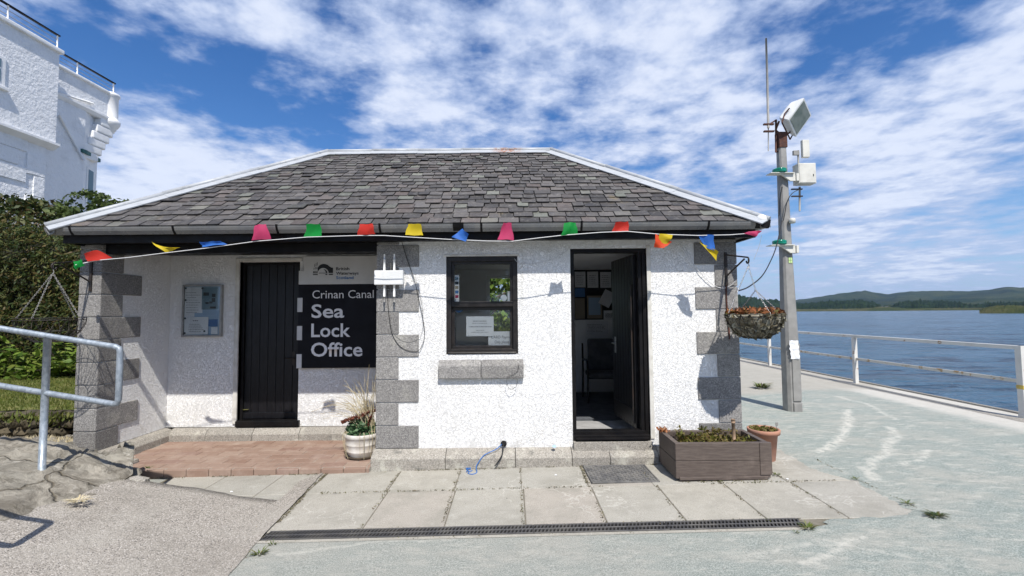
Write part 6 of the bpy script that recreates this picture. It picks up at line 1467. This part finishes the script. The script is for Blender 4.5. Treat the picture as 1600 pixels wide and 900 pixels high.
def hand_rail(Y, x_end, slope, top_end, lowd, posts, label, xl=-8.5):
    t_ = thing('ramp_handrail', label, 'handrail', (posts[0], Y, bankz(posts[0], Y)), 'tubular handrails either side of the ramp')
    r = .024
    def zt(x): return top_end + (x_end - x) * slope
    mb = MB(); a = .05
    mb.tube([(xl, Y, zt(xl)), (x_end - .04, Y, zt(x_end - .04)), (x_end - .01, Y, zt(x_end) - .008), (x_end, Y, zt(x_end) - .04), (x_end, Y, zt(x_end) - lowd + .04), (x_end - .01, Y, zt(x_end) - lowd + .01), (x_end - .04, Y, zt(x_end) - lowd + .005), (xl, Y, zt(xl) - lowd)], r, 14); build('rail', mb, M['galv'], t_)
    for k, x in enumerate(posts):
        mb = MB(); mb.tube([(x, Y, bankz(x, Y) - .06), (x, Y, zt(x) - .005)], r * 1.08, 14); build('post', mb, M['galv'], t_)
e = P(188, 543, 3.9); lo_ = P(186, 632, 3.9); l0 = P(0, 513, 3.9)
sl_ = (l0.z - e.z) / (e.x - l0.x)
hand_rail(3.9, e.x, sl_, e.z, e.z - lo_.z, [P(69, 650, 3.9).x, -5.6, -7.2], 'galvanised tube handrail on the far side of the ramp ending beside the office pillar')
hand_rail(2.55, -3.06, sl_, 1.27, e.z - lo_.z, [-4.25, -5.8, -7.4], 'galvanised tube handrail on the near side of the ramp casting a shadow on the flags')

# ---------------------------------------------------------------- weeds and litter in the joints
def weed(px, py, label, r, h, n, mat='weed', dz=.01, group='weeds growing in the paving joints', on=None, flat=.3):
    c = G(px, py, dz) if on is None else Vector(on); r_ = np.random.default_rng(int(px * 7 + py)); 
    a = r_.uniform(0, 2 * pi, n); q = r_.uniform(.1, 1, n) * r; base = np.stack([c.x + np.cos(a) * q * .4, c.y + np.sin(a) * q * .25, np.full(n, c.z)], 1); d = np.stack([np.cos(a), np.sin(a) * .7, r_.uniform(flat * .5, 1.4, n) * h / r], 1); d /= np.linalg.norm(d, axis=1)[:, None]
    L = r_.uniform(.25, 1.0, n) * r; w = r * .055; sd = np.cross(d, [0, 0, 1.0]); sd /= np.linalg.norm(sd, axis=1)[:, None] + 1e-9
    tip = base + d * L[:, None]; mid = base + d * L[:, None] * .5 + np.array([0, 0, .12]) * L[:, None]
    v = np.stack([base, mid + sd * w, tip, mid - sd * w], 1).reshape(-1, 3)
    o = build_np('weed', v, np.arange(4 * n).reshape(-1, 4), M[mat], loc=c); tag(o, label, 'weed', group); return o
weed(405, 867, 'green weed tuft in the gap at the bottom left of the drain, nearest the viewer', .075, .05, 46); weed(426, 852, 'small green weed at the left end of the drain', .045, .035, 30)
weed(1262, 826, 'weed spreading at the right end of the drain', .075, .045, 50, dz=.018); weed(1244, 833, 'tiny weed just below the right end of the drain', .035, .025, 24, dz=.018); weed(1203, 815, 'weed beside the drain left of its right end', .04, .03, 26)
weed(1335, 749, 'small weed where the slabs meet the gravel', .045, .02, 26, dz=.02); weed(1418, 787, 'sprawling weed on the gravel at the slab corner', .06, .02, 34, dz=.02); weed(1213, 742, 'weed beside the planter right corner', .05, .025, 34, dz=.02)
weed(1462, 806, 'dark clump of dried seaweed or moss on the gravel', .09, .02, 90, 'hedge', dz=.02); weed(1190, 606, 'grass tuft on the concrete left of the lamp pole', .22, .12, 110, 'weed', dz=.01)
weed(232, 733, 'leafy weed rooted in the tiled step edge at the left', .05, .035, 34, on=P(232, 732, 4.88)); weed(276, 739, 'flat weed at the foot of the tiled step', .04, .02, 26, dz=.01); weed(486, 739, 'dry weed at the foot of the tiled step near the granite corner', .035, .02, 24, 'straw'); weed(518, 738, 'small dry tuft at the plinth corner', .03, .02, 20, 'straw')
weed(423, 738, 'dry brown tuft in front of the tiled step middle', .04, .02, 26, 'straw'); weed(120, 777, 'strip of dry weeds in the crack between flags and ramp', .10, .012, 60, 'straw', on=(-3.34, 3.62, .185)); weed(602, 738, 'tiny green weed by the plinth', .02, .015, 14)
weed(880, 838 - 160, 'tiny weed on the plinth joint by the doorway', .012, .008, 6)
rp = random.Random(8); 
V, Fc = [], []
for k in range(420):
    if k < 260: c = G(rp.uniform(380, 1500), rp.uniform(740, 898), .012)
    else: x = rp.uniform(-3.2, -2.15); y = rp.uniform(2.4, 4.0); c = Vector((x, y, g(-2.1) + .014 + .16 * (-2.1 - x)))
    if c.x < -2.0 and k < 260: continue
    s_ = rp.uniform(.0018, .0052); i0 = len(V); 
    for d in ((1, 0, .2), (0, 1, .1), (-1, 0, .3), (0, -1, .2), (0, 0, 1)): V.append((c.x + d[0] * s_ * rp.uniform(.6, 1.3), c.y + d[1] * s_ * rp.uniform(.6, 1.3), c.z + d[2] * s_))
    for a_ in range(4): Fc.append((i0 + a_, i0 + (a_ + 1) % 4, i0 + 4))
o = build_np('grit', V, Fc, simple('grit', (.38, .36, .32), (.15, .14, .12), 3, .9, 0, isl=.5)); o['kind'] = 'stuff'
for k, (px, py, l, mt) in enumerate([(1230, 748, 'white pebble on the slab right of the planter', 'plast'), (1025, 725, 'brown dead leaf beside the door mat', 'dry'), (868, 742, 'white chip on the slabs below the window', 'plast'), (362, 768, 'pale chip of stone on the slab behind the ramp', 'plast')]):
    c = G(px, py, .014); mb = MB(); mb._merge(rock(c, (.016, .011, .006), k, None, sub=1)); o = build('chip', mb, M[mt], loc=c); tag(o, l, 'litter')

# ---------------------------------------------------------------- sea air
def haze():
    mb = MB(); mb.box(-6300, 6300, -6300, 6700, -6.2, 330)
    m = bpy.data.materials.new('haze'); m.use_nodes = True; t = NT(m.node_tree); t.n.clear(); out = t.add('ShaderNodeOutputMaterial'); v = t.add('ShaderNodeVolumePrincipled')
    v.inputs['Color'].default_value = (.5, .72, 1.0, 1); v.inputs['Density'].default_value = .00005; v.inputs['Anisotropy'].default_value = .3; t.l.new(v.outputs[0], out.inputs['Volume'])
    o = build('haze', mb, m); o['kind'] = 'stuff'; o.display_type = 'WIRE'
haze()
